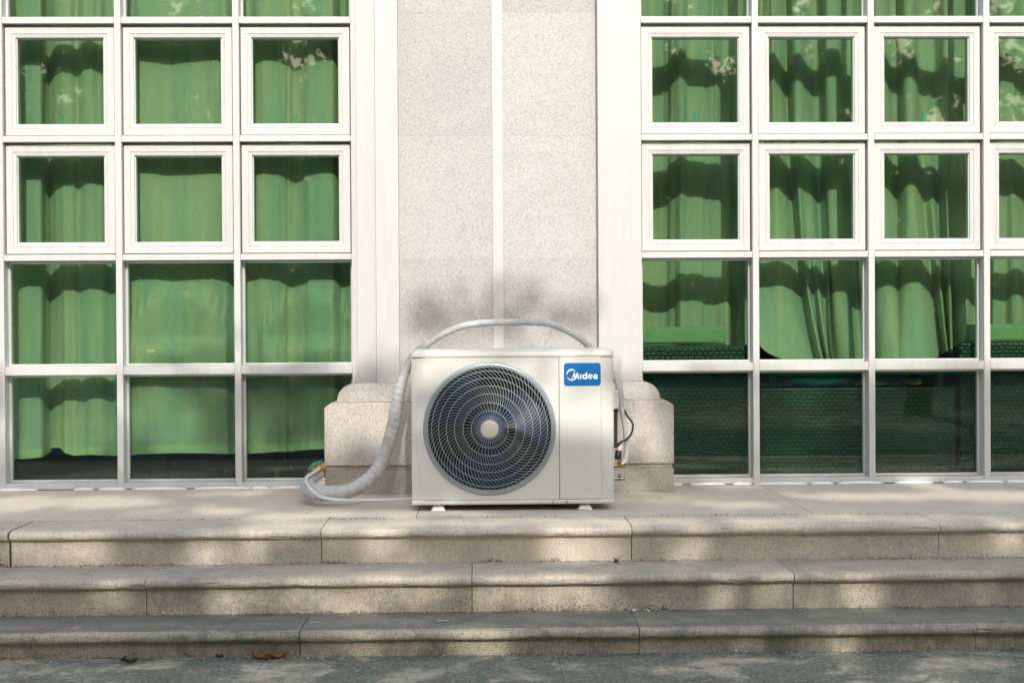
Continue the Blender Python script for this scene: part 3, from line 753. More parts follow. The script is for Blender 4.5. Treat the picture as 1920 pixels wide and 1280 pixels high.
# edge returns: slanted strip at left, strip at right, bottom lip
def cornerstrips():
    bm = BM(); nn = 30; A, B, C = [], [], []
    for k in range(nn+1):
        z = PB+(AZ1-.0008-PB)*k/nn; xb = PL-.030*max(0, 1-((z-FC.z)/.27)**2)
        A.append(bm.verts.new((AL+.0003, YA+.013, z))); C.append(bm.verts.new((AL+.005, YA+.006, z))); B.append(bm.verts.new((xb-.0002, YA+.0022, z)))
    for k in range(nn): bm.faces.new((A[k], A[k+1], C[k+1], C[k])); bm.faces.new((C[k], C[k+1], B[k+1], B[k]))
    bmesh.ops.recalc_face_normals(bm, faces=bm.faces[:])
    part('corner_strip', bm, ACW, smooth=30)
    bm = BM(); extr_prof = [(PR+.0006, YA+.003), (AR-.010, YA+.0045), (AR-.003, YA+.009), (AR+.0003, YA+.018), (AR+.0003, YA+.024), (PR+.0006, YA+.024)]
    a = [bm.verts.new((x, y, PB)) for x, y in extr_prof]; b = [bm.verts.new((x, y, AZ1-.0008)) for x, y in extr_prof]
    m_ = len(a)
    for i in range(m_): bm.faces.new((a[i], a[(i+1) % m_], b[(i+1) % m_], b[i]))
    bm.faces.new(a); bm.faces.new(b); bmesh.ops.recalc_face_normals(bm, faces=bm.faces[:]); part('corner_strip', bm, ACW, smooth=30)
    bm = BM(); extr(bm, [(YA+.0035, PB-.0012), (YA+.001, PB-.008), (YA+.001, AZ0+.004), (YA+.005, AZ0-.0005), (YA+.024, AZ0-.0005), (YA+.024, PB-.0012)], AL+.0004, AR-.0004)
    bmesh.ops.recalc_face_normals(bm, faces=bm.faces[:]); part('bottom_lip', bm, ACW, smooth=20)
cornerstrips()
def lid():
    bm = BM(); t0, t1 = AZ1+.0012, ATOP
    lv = []
    for (ins, z) in ((-.0015, t0), (-.0015, t0+.010), (.003, t1-.006), (.011, t1-.001), (.026, t1+.0015)):
        c = [(AL+ins, YA+ins-.001), (AR-ins, YA+ins-.001), (AR-ins, YA+DEP-ins+.002), (AL+ins, YA+DEP-ins+.002)]
        cc = .016; row = []
        for i, (x, y) in enumerate(c):
            sx_, sy_ = (1 if x < (AL+AR)/2 else -1), (1 if y < YA+.1 else -1)
            for k in range(5):
                a = (k/4)*math.pi/2
                if i in (0, 2): dx, dy = cc*(1-math.cos(a)), cc*(1-math.sin(a))
                else: dx, dy = cc*(1-math.sin(a)), cc*(1-math.cos(a))
                row.append(bm.verts.new((x+sx_*dx, y+sy_*dy, z)))
        lv.append(row)
    m_ = len(lv[0])
    for A, B in zip(lv, lv[1:]):
        for k in range(m_): bm.faces.new((A[k], A[(k+1) % m_], B[(k+1) % m_], B[k]))
    bm.faces.new(lv[-1]); bm.faces.new(lv[0][::-1]); bmesh.ops.recalc_face_normals(bm, faces=bm.faces[:])
    part('top_cover', bm, ACL, smooth=40)
lid()
# bezel ring round the opening
def torus_prof(prof, c, m, name, parent=None, seg=120, smooth=40):
    bm = BM(); rows = []
    for k in range(seg):
        a = 2*math.pi*k/seg
        rows.append([bm.verts.new((c.x+r*math.cos(a), c.y+y, c.z+r*math.sin(a))) for r, y in prof])
    q = len(prof)
    for k in range(seg):
        A, B = rows[k], rows[(k+1) % seg]
        for j in range(q): bm.faces.new((A[j], A[(j+1) % q], B[(j+1) % q], B[j]))
    bmesh.ops.recalc_face_normals(bm, faces=bm.faces[:]); return part(name, bm, m, parent, smooth=smooth)
grille = torus_prof([(FR*.930, -.010), (FR*.955, -.0125), (FR*.985, -.010), (FR*1.006, -.0008), (FR*.960, -.0008), (FR*.94, .004)], FC, BEZEL, 'fan_grille')
grille_off = OFF
def gsub(name, bm, m, **k):
    bmesh.ops.translate(bm, verts=bm.verts[:], vec=-OFF); return obj(name, bm, m, grille, **k)
def dome(r): return -.012-.018*(1-(r/FR)**2)       # the wires bulge gently forward
pxm = F/(YA-EYE.y)
bm = BM()
def wire(th0, r0, r1, nn=9):
    pts = []
    for k in range(nn+1):
        r = r0+(r1-r0)*k/nn; th = th0+.74*(r/FR)**2.1
        pts.append(Vector((FC.x-r*math.sin(th), FC.y+dome(r), FC.z+r*math.cos(th))))
    tube(bm, pts, .0009, 5, cap=False)
N1, N2 = 44, 80
rm = 49.5/pxm
for k in range(N1): wire(2*math.pi*k/N1, 16/pxm, rm, 5)
for k in range(N2): wire(2*math.pi*(k+.3)/N2, rm, FR*.945, 9)
gsub('spiral_wires', bm, GRILL, smooth=80)
for rr in (34.5, 49.5, 66, 81, 95.5, 108.5):
    r = rr/pxm; bm = BM(); pts = [Vector((FC.x+r*math.cos(a), FC.y+dome(r)+.0016, FC.z+r*math.sin(a))) for a in [2*math.pi*k/72 for k in range(73)]]
    tube(bm, pts, .0012, 5, cap=False); gsub('ring_wire', bm, GRILL, smooth=80)
bm = BM(); rh = 17.2/pxm; prof = [(0, -.036), (rh*.8, -.0355), (rh*.96, -.034), (rh, -.031), (rh, -.024)]
seg = 40; rows = [[bm.verts.new((FC.x+r*math.cos(2*math.pi*k/seg), FC.y+y, FC.z+r*math.sin(2*math.pi*k/seg))) for k in range(seg)] for r, y in prof[1:]]
cv = bm.verts.new((FC.x, FC.y-.036, FC.z))
for k in range(seg): bm.faces.new((cv, rows[0][k], rows[0][(k+1) % seg]))
for A, B in zip(rows, rows[1:]):
    for k in range(seg): bm.faces.new((A[k], B[k], B[(k+1) % seg], A[(k+1) % seg]))
bmesh.ops.recalc_face_normals(bm, faces=bm.faces[:]); gsub('hub_disc', bm, HUB, smooth=50)
# fan
def fan():
    bm = BM(); c = Vector((FC.x, FC.y+.062, FC.z)); prof = [(0, -.034), (.03, -.033), (.052, -.026), (.060, -.010), (.061, .04)]
    seg = 40; rows = [[bm.verts.new((c.x+r*math.cos(2*math.pi*k/seg), c.y+y, c.z+r*math.sin(2*math.pi*k/seg))) for k in range(seg)] for r, y in prof[1:]]
    cv = bm.verts.new((c.x, c.y-.034, c.z))
    for k in range(seg): bm.faces.new((cv, rows[0][k], rows[0][(k+1) % seg]))
    for A, B in zip(rows, rows[1:]):
        for k in range(seg): bm.faces.new((A[k], B[k], B[(k+1) % seg], A[(k+1) % seg]))
    bmesh.ops.recalc_face_normals(bm, faces=bm.faces[:]); f = part('fan', bm, FANB, smooth=50)
    for b in range(3):
        bm = BM(); g = []
        for i in range(15):
            r = .058+(FR*.93-.058)*i/14; row = []
            for j in range(15):
                t = j/14; wd = R(52)+R(34)*(i/14); th = R(2)+b*2*math.pi/3+wd*t-R(30)*(i/14)**1.4
                y = .062-.030+(.064*t)-.010*math.sin(t*math.pi)
                if t > .0 and i == 14: pass
                row.append(bm.verts.new((FC.x+r*math.cos(th), FC.y+y, FC.z+r*math.sin(th))))
            g.append(row)
        for A, B in zip(g, g[1:]):
            for k in range(14): bm.faces.new((A[k], A[k+1], B[k+1], B[k]))
        bmesh.ops.solidify(bm, geom=bm.faces[:], thickness=.002)
        bmesh.ops.translate(bm, verts=bm.verts[:], vec=-OFF); obj('blade', bm, FANB, f, smooth=50)
fan()
# badge
def rrect(x0, x1, z0, z1, r, n=6):
    out = []
    for cx, cz, a0 in ((x1-r, z1-r, 0), (x0+r, z1-r, 90), (x0+r, z0+r, 180), (x1-r, z0+r, 270)):
        for k in range(n+1):
            a = R(a0+90*k/n); out.append((cx+r*math.cos(a), cz+r*math.sin(a)))
    return out
b0, b1 = at(1057.5, 723, YA), at(1126, 680, YA)
bm = BM(); extry(bm, rrect(b0.x, b1.x, b0.z, b1.z, .0105), YA-.0022, YA-.0006); badge = part('badge', bm, BLUE)
S = (b1.x-b0.x)/1460.0
def L(u, v): return Vector((b0.x+(u-160)*S, 0, b1.z-(v-210)*S))
def stroke(bm, pts, wd, y=YA-.0028, closed=False, capn=6, dy=0):
    """flat raised ribbon through logo points (u,v,width)"""
    P = [(L(p[0], p[1]), (p[2] if len(p) > 2 else wd)*S/2) for p in pts]
    n_ = len(P); left, right = [], []
    for i, (p, h) in enumerate(P):
        a = P[(i-1) % n_][0] if closed or i > 0 else p; b = P[(i+1) % n_][0] if closed or i < n_-1 else p
        T = (b-a).normalized(); nn_ = Vector((-T.z, 0, T.x)); left.append(p+nn_*h); right.append(p-nn_*h)
    yy = y-dy
    def V(p, d): return bm.verts.new((p.x, yy+d, p.z))
    for i in range(n_ if closed else n_-1):
        j = (i+1) % n_
        bm.faces.new([V(left[i], 0), V(left[j], 0), V(right[j], 0), V(right[i], 0)])
    if not closed and capn:
        for p, h in (P[0], P[-1]):
            if h > 6*S: bm.faces.new([bm.verts.new((p.x+h*math.cos(2*math.pi*k/16), yy-.00004, p.z+h*math.sin(2*math.pi*k/16))) for k in range(16)])
def arc(cu, cv_, ru, rv, a0, a1, n_=24, w0=None, w1=None, wf=None):
    o = []
    for k in range(n_+1):
        t = k/n_; a = R(a0+(a1-a0)*t); e = (cu+ru*math.cos(a), cv_-rv*math.sin(a))
        o.append(e+((wf(t) if wf else w0+(w1-w0)*t),) if (wf or w0 is not None) else e)
    return o
def letters():
    bm = BM()
    stroke(bm, arc(470, 685, 200, 210, 42, 182, 30, wf=lambda t: 4+62*math.sin(math.pi*min(1, t*1.02))**.8), 40)      # crescent, upper
    stroke(bm, arc(470, 680, 205, 202, 205, 340, 30, wf=lambda t: 6+46*math.sin(math.pi*min(1, t*.75+.02))**.8), 40, dy=.00005)  # crescent, lower
    def q(pts): return [(p.x, p.y, p.z) for p in cat(pts, 6)]
    stroke(bm, q([(438, 825, 6), (500, 775, 30), (540, 700, 44), (570, 618, 50)]), 46, dy=.0001)
    stroke(bm, q([(570, 618, 56), (585, 700, 58), (600, 785, 50), (610, 815, 40)]), 46, dy=.00015)
    stroke(bm, q([(600, 815, 40), (650, 740, 44), (690, 618, 52)]), 46, dy=.0002)
    stroke(bm, q([(690, 618, 54), (715, 720, 58), (738, 828, 56)]), 46, dy=.00025)
    stroke(bm, [(822, 672), (822, 828)], 58); stroke(bm, [(822, 604, 62), (823, 605, 62)], 62)
    stroke(bm, arc(982, 752, 72, 72, 0, 360, 30)[:-1], 56, closed=True); stroke(bm, [(1057, 606), (1057, 828)], 58, dy=.0001)
    stroke(bm, arc(1208, 750, 78, 78, 0, 312, 30), 44); stroke(bm, [(1140, 752), (1290, 752)], 36, dy=.0001, capn=0)
    stroke(bm, arc(1402, 788, 50, 42, 0, 360, 24)[:-1], 50, closed=True); stroke(bm, [(1471, 720), (1471, 828)], 54, dy=.0001)
    stroke(bm, arc(1415, 722, 56, 48, 155, 0, 18), 46, dy=.0002)
    bmesh.ops.recalc_face_normals(bm, faces=bm.faces[:])
    bmesh.ops.translate(bm, verts=bm.verts[:], vec=-OFF); obj('lettering', bm, LETTER, badge)
letters()
# screws
for px in (1037, 1063):
    bm = BM(); p = at(px, 940, YA); cyl(bm, (p.x, YA+.0012, p.z), (0, -1, 0), .004, .003, 16, .003); part('screw', bm, STEEL)
# feet
for px in (822, 1097):
    for yy in (YA+.034, YA+DEP-.05):
        x = at(px, 950, YA+.03).x; bm = BM()
        e = .030; tpw = .017
        v0 = [(x-e, yy-.030, 0.0008), (x+e, yy-.030, 0.0008), (x+e, yy+.030, 0.0008), (x-e, yy+.030, 0.0008)]
        v1 = [(x-tpw, yy-.018, AZ0-.006), (x+tpw, yy-.018, AZ0-.006), (x+tpw, yy+.018, AZ0-.006), (x-tpw, yy+.018, AZ0-.006)]
        a = [bm.verts.new(c) for c in v0]; b = [bm.verts.new(c) for c in v1]
        for i in range(4): bm.faces.new((a[i], a[(i+1) % 4], b[(i+1) % 4], b[i]))
        bm.faces.new(a[::-1]); bm.faces.new(b); ft = part('foot', bm, RUBBER, bevel=.003)
        bm = BM(); cyl(bm, (x, yy-.004, AZ0-.012), (0, 0, 1), .006, .011, 12); cyl(bm, (x, yy-.021, AZ0-.004), (0, -1, 0), .0045, .006, 6)
        bmesh.ops.translate(bm, verts=bm.verts[:], vec=-OFF); obj('bolt', bm, STEEL, ft)
# right side: handle cover, valves
def w3(px, py, Y): return at(px, py, Y)
p0, p1 = w3(1151, 765, YA+.14), w3(1157.5, 731, YA+.14)
bm = BM(); box(bm, AR+.0004, p1.x, YA+.08, YA+.20, p0.z, p1.z); part('side_handle_cover', bm, ACW, bevel=.005)
p0, p1 = w3(1151, 838, YA+.14), w3(1156, 766, YA+.14)
bm = BM(); box(bm, AR+.0004, p1.x, YA+.10, YA+.19, p0.z, p1.z); part('terminal_cover', bm, BLACK, bevel=.004)
for py, yy in ((872, YA+.17), (897, YA+.20)):
    c = w3(1162, py, yy); big = py < 880
    bm = BM(); cyl(bm, (AR+.0003, yy, c.z), (1, 0, 0), .009, c.x-AR+.012, 16); v = part('valve', bm, BRASS if big else STEEL, smooth=40)
    bm = BM(); cyl(bm, (c.x, yy, c.z-.006), (0, 0, 1), .010 if big else .007, .026, 6); cyl(bm, (c.x, yy-.004, c.z), (0, -1, 0), .009 if big else .006, .018, 6)
    cyl(bm, (c.x+.010, yy, c.z), (1, 0, 0), .011 if big else .006, .012, 6)
    bmesh.ops.translate(bm, verts=bm.verts[:], vec=-OFF); obj('flare_nut', bm, BRASS if big else STEEL, v, smooth=30)

# ------------------------------------------------------------------ pipes and cables
def wrapped(pts, rads, name, label, cat_, m=TAPE, pitch=.026, grp=None):
    """pts: (px,py,Y); rads matching; spiral tape edges are real ridges"""
    P = cat([tuple(at(a, b, c)) for a, b, c in pts], 12)
    rr = cat([(r, 0, 0) for r in rads], 12)
    # resample evenly
    cum = [0]
    for a, b in zip(P, P[1:]): cum.append(cum[-1]+(b-a).length)
    tot = cum[-1]; step = .0035; out = []; rs = []; ss = []
    j = 0; s = 0
    while s < tot:
        while j < len(cum)-2 and cum[j+1] < s: j += 1
        t = (s-cum[j])/max(1e-9, cum[j+1]-cum[j]); out.append(P[j].lerp(P[j+1], t)); rs.append(rr[j].x*(1-t)+rr[j+1].x*t); ss.append(s); s += step
    bm = BM()
    def ph(i, a):
        q = ((ss[i]/pitch)+a/(2*math.pi)) % 1.0
        return 1+.12*(1-q)*(1+.8*noise.noise(Vector((ss[i]*9, 3, 1))))+.05*noise.noise(Vector((ss[i]*40, math.cos(a), math.sin(a))))
    tube(bm, out, lambda i, n_: rs[i]*.93, 14, True, ph)
    o = obj(name, bm, m, smooth=50); tag(o, label, cat_, grp); return o
wrapped([(601, 889, -.30), (590, 893, -.34), (580, 903, -.42), (577, 913, -.52), (587, 921, -.62), (612, 925, -.66), (645, 922, -.655), (678, 909, -.64), (706, 883, -.63), (722, 850, -.62), (736, 805, -.615), (743, 765, -.61), (752, 722, -.60), (763, 690, -.585), (778, 664, -.56), (802, 645, -.52), (832, 625, -.50), (868, 611, -.49), (905, 605.5, -.485), (950, 604, -.485), (1000, 604, -.485), (1030, 607, -.49), (1068, 622, -.50), (1096, 641, -.50), (1113, 662, -.50), (1130, 685, -.50), (1146, 700, -.54), (1158, 716, -.62), (1162, 735, -.66), (1164, 762, -.67)],
        [.020, .024, .029, .032, .033, .032, .031, .030, .029, .0285, .028, .027, .0235, .020, .0175, .0155, .0148, .0145, .0142, .014, .014, .014, .014, .014, .014, .0145, .015, .015, .015, .015],
        'insulated_pipe', 'thick white taped pipe looping from the plinth over the air conditioner', 'pipe')
def simple_tube(pts, r, name, label, cat_, m):
    P = cat([tuple(at(a, b, c)) for a, b, c in pts], 10); bm = BM(); tube(bm, P, r, 12); o = obj(name, bm, m, smooth=60); tag(o, label, cat_); return o
simple_tube([(1163, 755, -.67), (1167, 775, -.675), (1171, 800, -.68), (1174, 825, -.68), (1175, 845, -.68), (1172, 862, -.682), (1165, 871, -.69)], .0095, 'copper_pipe_sleeve', 'straight white pipe sleeve dropping to the brass valve right of the unit', 'pipe', DRAIN)
simple_tube([(1172, 822, -.665), (1166, 832, -.68), (1161, 846, -.69), (1159, 860, -.69)], .010, 'copper_pipe_sleeve', 'short white pipe sleeve ending in a black collar above the brass valve', 'pipe', DRAIN)
simple_tube([(1160, 845, -.695), (1159, 853, -.70), (1159, 861, -.70)], .0135, 'pipe_collar', 'black rubber collar just above the brass valve', 'collar', BLACK)
simple_tube([(1156, 775, -.67), (1160, 762, -.655), (1168, 766, -.655), (1176, 779, -.70), (1184, 789, -.71), (1187, 800, -.715), (1183, 814, -.72), (1174, 824, -.715), (1163, 829, -.70), (1157, 836, -.69)], .0042, 'power_cable', 'thin black cable curving out beside the air conditioner', 'cable', BLACK)
simple_tube([(601, 876, -.31), (590, 885, -.40), (578, 893, -.50), (574, 902, -.58), (580, 914, -.69), (592, 925, -.74), (612, 934, -.755), (650, 937, -.75), (700, 937, -.75), (745, 936, -.74), (790, 934, -.72)], .0063, 'drain_hose', 'thin white drain hose curling along the terrace into the unit', 'hose', DRAIN)
def plugend():
    bm = BM(); P = cat([tuple(at(a, b, c)) for a, b, c in ((606, 874, -.275), (598, 878, -.31), (590, 884, -.345), (582, 893, -.39))], 6)
    tube(bm, P, lambda i, n_: .017+.004*math.sin(i*1.1), 14, True, lambda i, a: 1+.18*noise.noise(Vector((i*.6, math.cos(a)*2, math.sin(a)*2))))
    o = obj('pipe_insulation', bm, FOAM, smooth=60); tag(o, 'frayed orange foam insulation at the pipe end by the plinth', 'insulation')
    bm = BM(); P = cat([tuple(at(a, b, c)) for a, b, c in ((601, 868, -.29), (592, 870, -.32), (585, 875, -.345), (581, 884, -.37))], 6)
    tube(bm, P, lambda i, n_: .010+.002*math.sin(i*1.7), 10, True, lambda i, a: 1+.3*noise.noise(Vector((i*.7, math.cos(a)*2, 4+math.sin(a)*2))))
    o = obj('tape_scrap', bm, GTAPE, smooth=60); tag(o, 'torn green tape wrapped on the orange foam beside the plinth', 'tape')
plugend()

# ================================================================== SMALL THINGS ON THE GROUND
def leaf(px, py, Z, L_, W_, rot, m, label, curl=.5):
    p = atz(px, py, Z); bm = BM(); rows = []; n1, n2 = 14, 6
    for i in range(n1+1):
        t = i/n1; wd = W_*math.sin(math.pi*t**.8)*.5+.0004; row = []
        for j in range(n2+1):
            s = (j/n2-.5)*2; z = .003+.007*curl*s*s*(1+.4*math.sin(t*9))+.012*curl*(t-.5)**2*2+.003*curl*math.sin(t*6)
            row.append(bm.verts.new(((t-.5)*L_, s*wd, z)))
        rows.append(row)
    for A, B in zip(rows, rows[1:]):
        for k in range(n2): bm.faces.new((A[k], A[k+1], B[k+1], B[k]))
    bmesh.ops.solidify(bm, geom=bm.faces[:], thickness=.0008)
    o = obj('fallen_leaf', bm, m, smooth=60, loc=(p.x, p.y, Z+.001)); o.rotation_euler = (0, 0, rot)
    tag(o, label, 'leaf', 'dry leaves lying at the foot of the steps'); return o
leaf(242, 1243, ZG, .055, .035, .6, DRYLEAF2, 'small brown leaf lying alone, leftmost on the pavement', 1)
leaf(362, 1231, ZG, .085, .034, .1, DRYLEAF2, 'long dark brown curled leaf between the small leaf and the orange leaves', .8)
leaf(411, 1233, ZG, .025, .014, .3, DRYLEAF2, 'tiny brown leaf fragment right of the dark curled leaf', .6)
leaf(489, 1235, ZG, .066, .040, -.35, DRYLEAF, 'orange dry leaf, left one of the touching pair', 1.1)
leaf(516, 1234, ZG, .074, .042, .45, DRYLEAF, 'orange dry leaf, right one of the touching pair', 1.2)
leaf(545, 1228, ZG, .040, .022, .9, DRYLEAF2, 'small rusty leaf just right of the orange pair', 1.0)
def twig(px, py, Z, L_, rot, label, r=.0016):
    p = atz(px, py, Z); bm = BM(); tube(bm, [Vector((-L_/2, 0, r)), Vector((0, .001, r*1.3)), Vector((L_/2, -.001, r))], r, 6)
    o = obj('twig', bm, TWIG, loc=(p.x, p.y, Z+.0008)); o.rotation_euler = (0, 0, rot); tag(o, label, 'twig', 'pale twigs on the steps')
twig(144, 1178, STEP_Z[2], .045, 1.25, 'pale twig near the left edge, pointing across the lowest nosing')
twig(590, 1168, STEP_Z[2], .033, .25, 'short pale twig on the lowest tread left of centre', .0022)
twig(831, 1165, STEP_Z[2], .040, -.2, 'pale twig on the lowest tread below the air conditioner', .0022)
def chip(px, py, Z, s, label):
    p = atz(px, py, Z); bm = BM(); bmesh.ops.create_icosphere(bm, subdivisions=2, radius=s/2)
    sd = Vector((px*.01, py*.01, 0))
    for v in bm.verts:
        v.co *= 1+.5*noise.noise(v.co.normalized()*1.8+sd); v.co.z *= .55
    zm = min(v.co.z for v in bm.verts)
    o = obj('stone_chip', bm, CHIP, loc=(p.x, p.y, Z-zm+.0004)); tag(o, label, 'stone', 'pale stone chips lying on the steps')
for px, py, i, s, lab in ((308, 1151, 2, .024, 'largest white stone chip, on the lowest tread at the left'), (666, 1058, 1, .013, 'white stone chip on the middle tread left of the unit'),
        (797, 1057, 1, .014, 'white stone chip on the middle tread under the left foot'), (841, 1055, 1, .010, 'small stone chip right of the chip under the left foot'),
        (221, 1064, 1, .010, 'small white stone chip on the middle tread at the left'), (926, 1057, 1, .009, 'small stone chip on the middle tread under the fan'),
        (1189, 1146, 2, .014, 'pale stone chip on the lowest tread right of centre'), (1215, 1146, 2, .012, 'pale stone chip, right one of two near each other on the lowest tread'),
        (1380, 1222, 3, .013, 'white stone chip on the pavement against the lowest riser'), (1394, 1054, 1, .012, 'stone chip on the middle tread under the right window'),
        (565, 1149, 2, .009, 'tiny stone chip on the lowest tread, right of the largest chip'), (95, 1242, 3, .010, 'small chip on the pavement near the left corner')):
    chip(px, py, STEP_Z[i], s, lab)
# grit gathered along every joint and scattered on treads: beyond counting
def grit():
    rnd = random.Random(21); bmA, bmB = ([], []), ([], [])
    tb = BM(); bmesh.ops.create_icosphere(tb, subdivisions=1, radius=.5); TV = [v.co.copy() for v in tb.verts]; TF = [[v.index for v in f.verts] for f in tb.faces]; tb.free()
    def g(acc, x, y, z, s):
        a = rnd.uniform(0, 6.3); c_, s_ = math.cos(a)*s, math.sin(a)*s; p_, q_, r_ = rnd.uniform(.7, 1.6), rnd.uniform(.5, 1), rnd.uniform(.4, .9)
        b = len(acc[0])
        for v in TV:
            k_ = 1+rnd.uniform(-.25, .25); X_, Y2_ = v.x*p_*k_, v.y*q_*k_
            acc[0].append((x+X_*c_-Y2_*s_, y+X_*s_+Y2_*c_, z+s*.2+v.z*r_*s*k_))
        for f in TF: acc[1].append([b+t for t in f])
    def bld_(name, acc, m):
        me = bpy.data.meshes.new(name); me.from_pydata(acc[0], [], acc[1]); me.materials.append(m)
        o = bpy.data.objects.new(name, me); COL.objects.link(o); return o
    lines = [(-1.0385, 0.0, .004, 900), (NOSE_Y[0]+.020, STEP_Z[1], .009, 2200), (NOSE_Y[1]+.020, STEP_Z[2], .011, 2200), (NOSE_Y[2]+.018, ZG, .016, 2200)]
    for y, z, sp, cnt in lines:
        for k in range(cnt):
            x = rnd.uniform(-2.3, 2.4)
            if noise.noise(Vector((x*2.2, y*5, 0))) < -.05 and rnd.random() < .8: continue
            g(bmA if rnd.random() < .8 else bmB, x, y-abs(rnd.gauss(0, sp)) if y < -1.1 else y+rnd.gauss(0, sp*.5), z, rnd.uniform(.0015, .0055)*(1 if rnd.random() < .93 else 1.7))
    for (y0, y1, z, cnt) in ((-1.03, -.1, 0, 160), (-1.3, -1.05, 0, 40), (-1.59, -1.33, STEP_Z[1], 130), (-1.86, -1.62, STEP_Z[2], 170), (-2.6, -1.9, ZG, 420)):
        for k in range(cnt): g(bmB if rnd.random() < .6 else bmA, rnd.uniform(-2.3, 2.4), rnd.uniform(y0, y1), z+.0005, rnd.uniform(.0012, .004))
    bmC = ([], [])
    for y, z, hh, sd in ((NOSE_Y[0]+.0235, STEP_Z[1], .012, 1), (NOSE_Y[1]+.0235, STEP_Z[2], .013, 2), (NOSE_Y[2]+.0235, ZG, .018, 3)):
        for k in range(2600):
            x = rnd.uniform(-2.3, 2.4); q = noise.noise(Vector((x*1.7, sd*9, 0)))+.6*noise.noise(Vector((x*9, sd*9, 4)))
            if q < .05: continue
            g(bmC, x, y-.0005, z+abs(rnd.gauss(0, hh*min(1.3, q*2.2))), rnd.uniform(.002, .0045))
    tag(bld_('moss', bmC, plain('dark_moss', (.06, .07, .05), .95, var=.4, vs=90)), 'dark moss and dirt crust along the foot of the risers', 'moss', kind='stuff')
    tag(bld_('grit', bmA, SOIL), 'dark grit and soil crumbs gathered in the step joints', 'grit', kind='stuff')
    tag(bld_('gravel', bmB, CHIP), 'tiny pale gravel bits scattered over the steps and terrace', 'gravel', kind='stuff')
grit()
def weed(px, py, Z, n_, hgt, label):
    p = atz(px, py, Z); e = empty('weed', (p.x, p.y, Z), label, 'weed'); rnd = random.Random(px)
    bs, bl = BM(), BM()
    for k in range(n_):
        a = rnd.uniform(0, 6.28); ln = Vector((math.cos(a)*.35, math.sin(a)*.25-.1, 1)).normalized(); h = hgt*rnd.uniform(.5, 1)
        pts = [ln*h*t+Vector((math.cos(a), math.sin(a), 0))*.15*h*t*t for t in (0, .33, .66, 1)]; tube(bs, pts, .0008, 4)
        for t in (1, 2, 3):
            for s_ in range(3):
                c = pts[t]; aa = rnd.uniform(0, 6.28); d = Vector((math.cos(aa), math.sin(aa), rnd.uniform(-.2, .5))).normalized(); q = d.cross(Vector((0, 0, 1))).normalized(); l_ = rnd.uniform(.007, .013)
                bl.faces.new([bl.verts.new(v) for v in (c, c+d*l_*.5+q*l_*.28, c+d*l_, c+d*l_*.5-q*l_*.28)])
    obj('stem', bs, WEED, e); obj('foliage', bl, WEED, e)
weed(622, 1226, ZG, 9, .065, 'small green weed growing from the foot of the lowest riser')
weed(1156, 1055, STEP_Z[1], 8, .022, 'tiny green weed tuft in the joint of the middle tread')

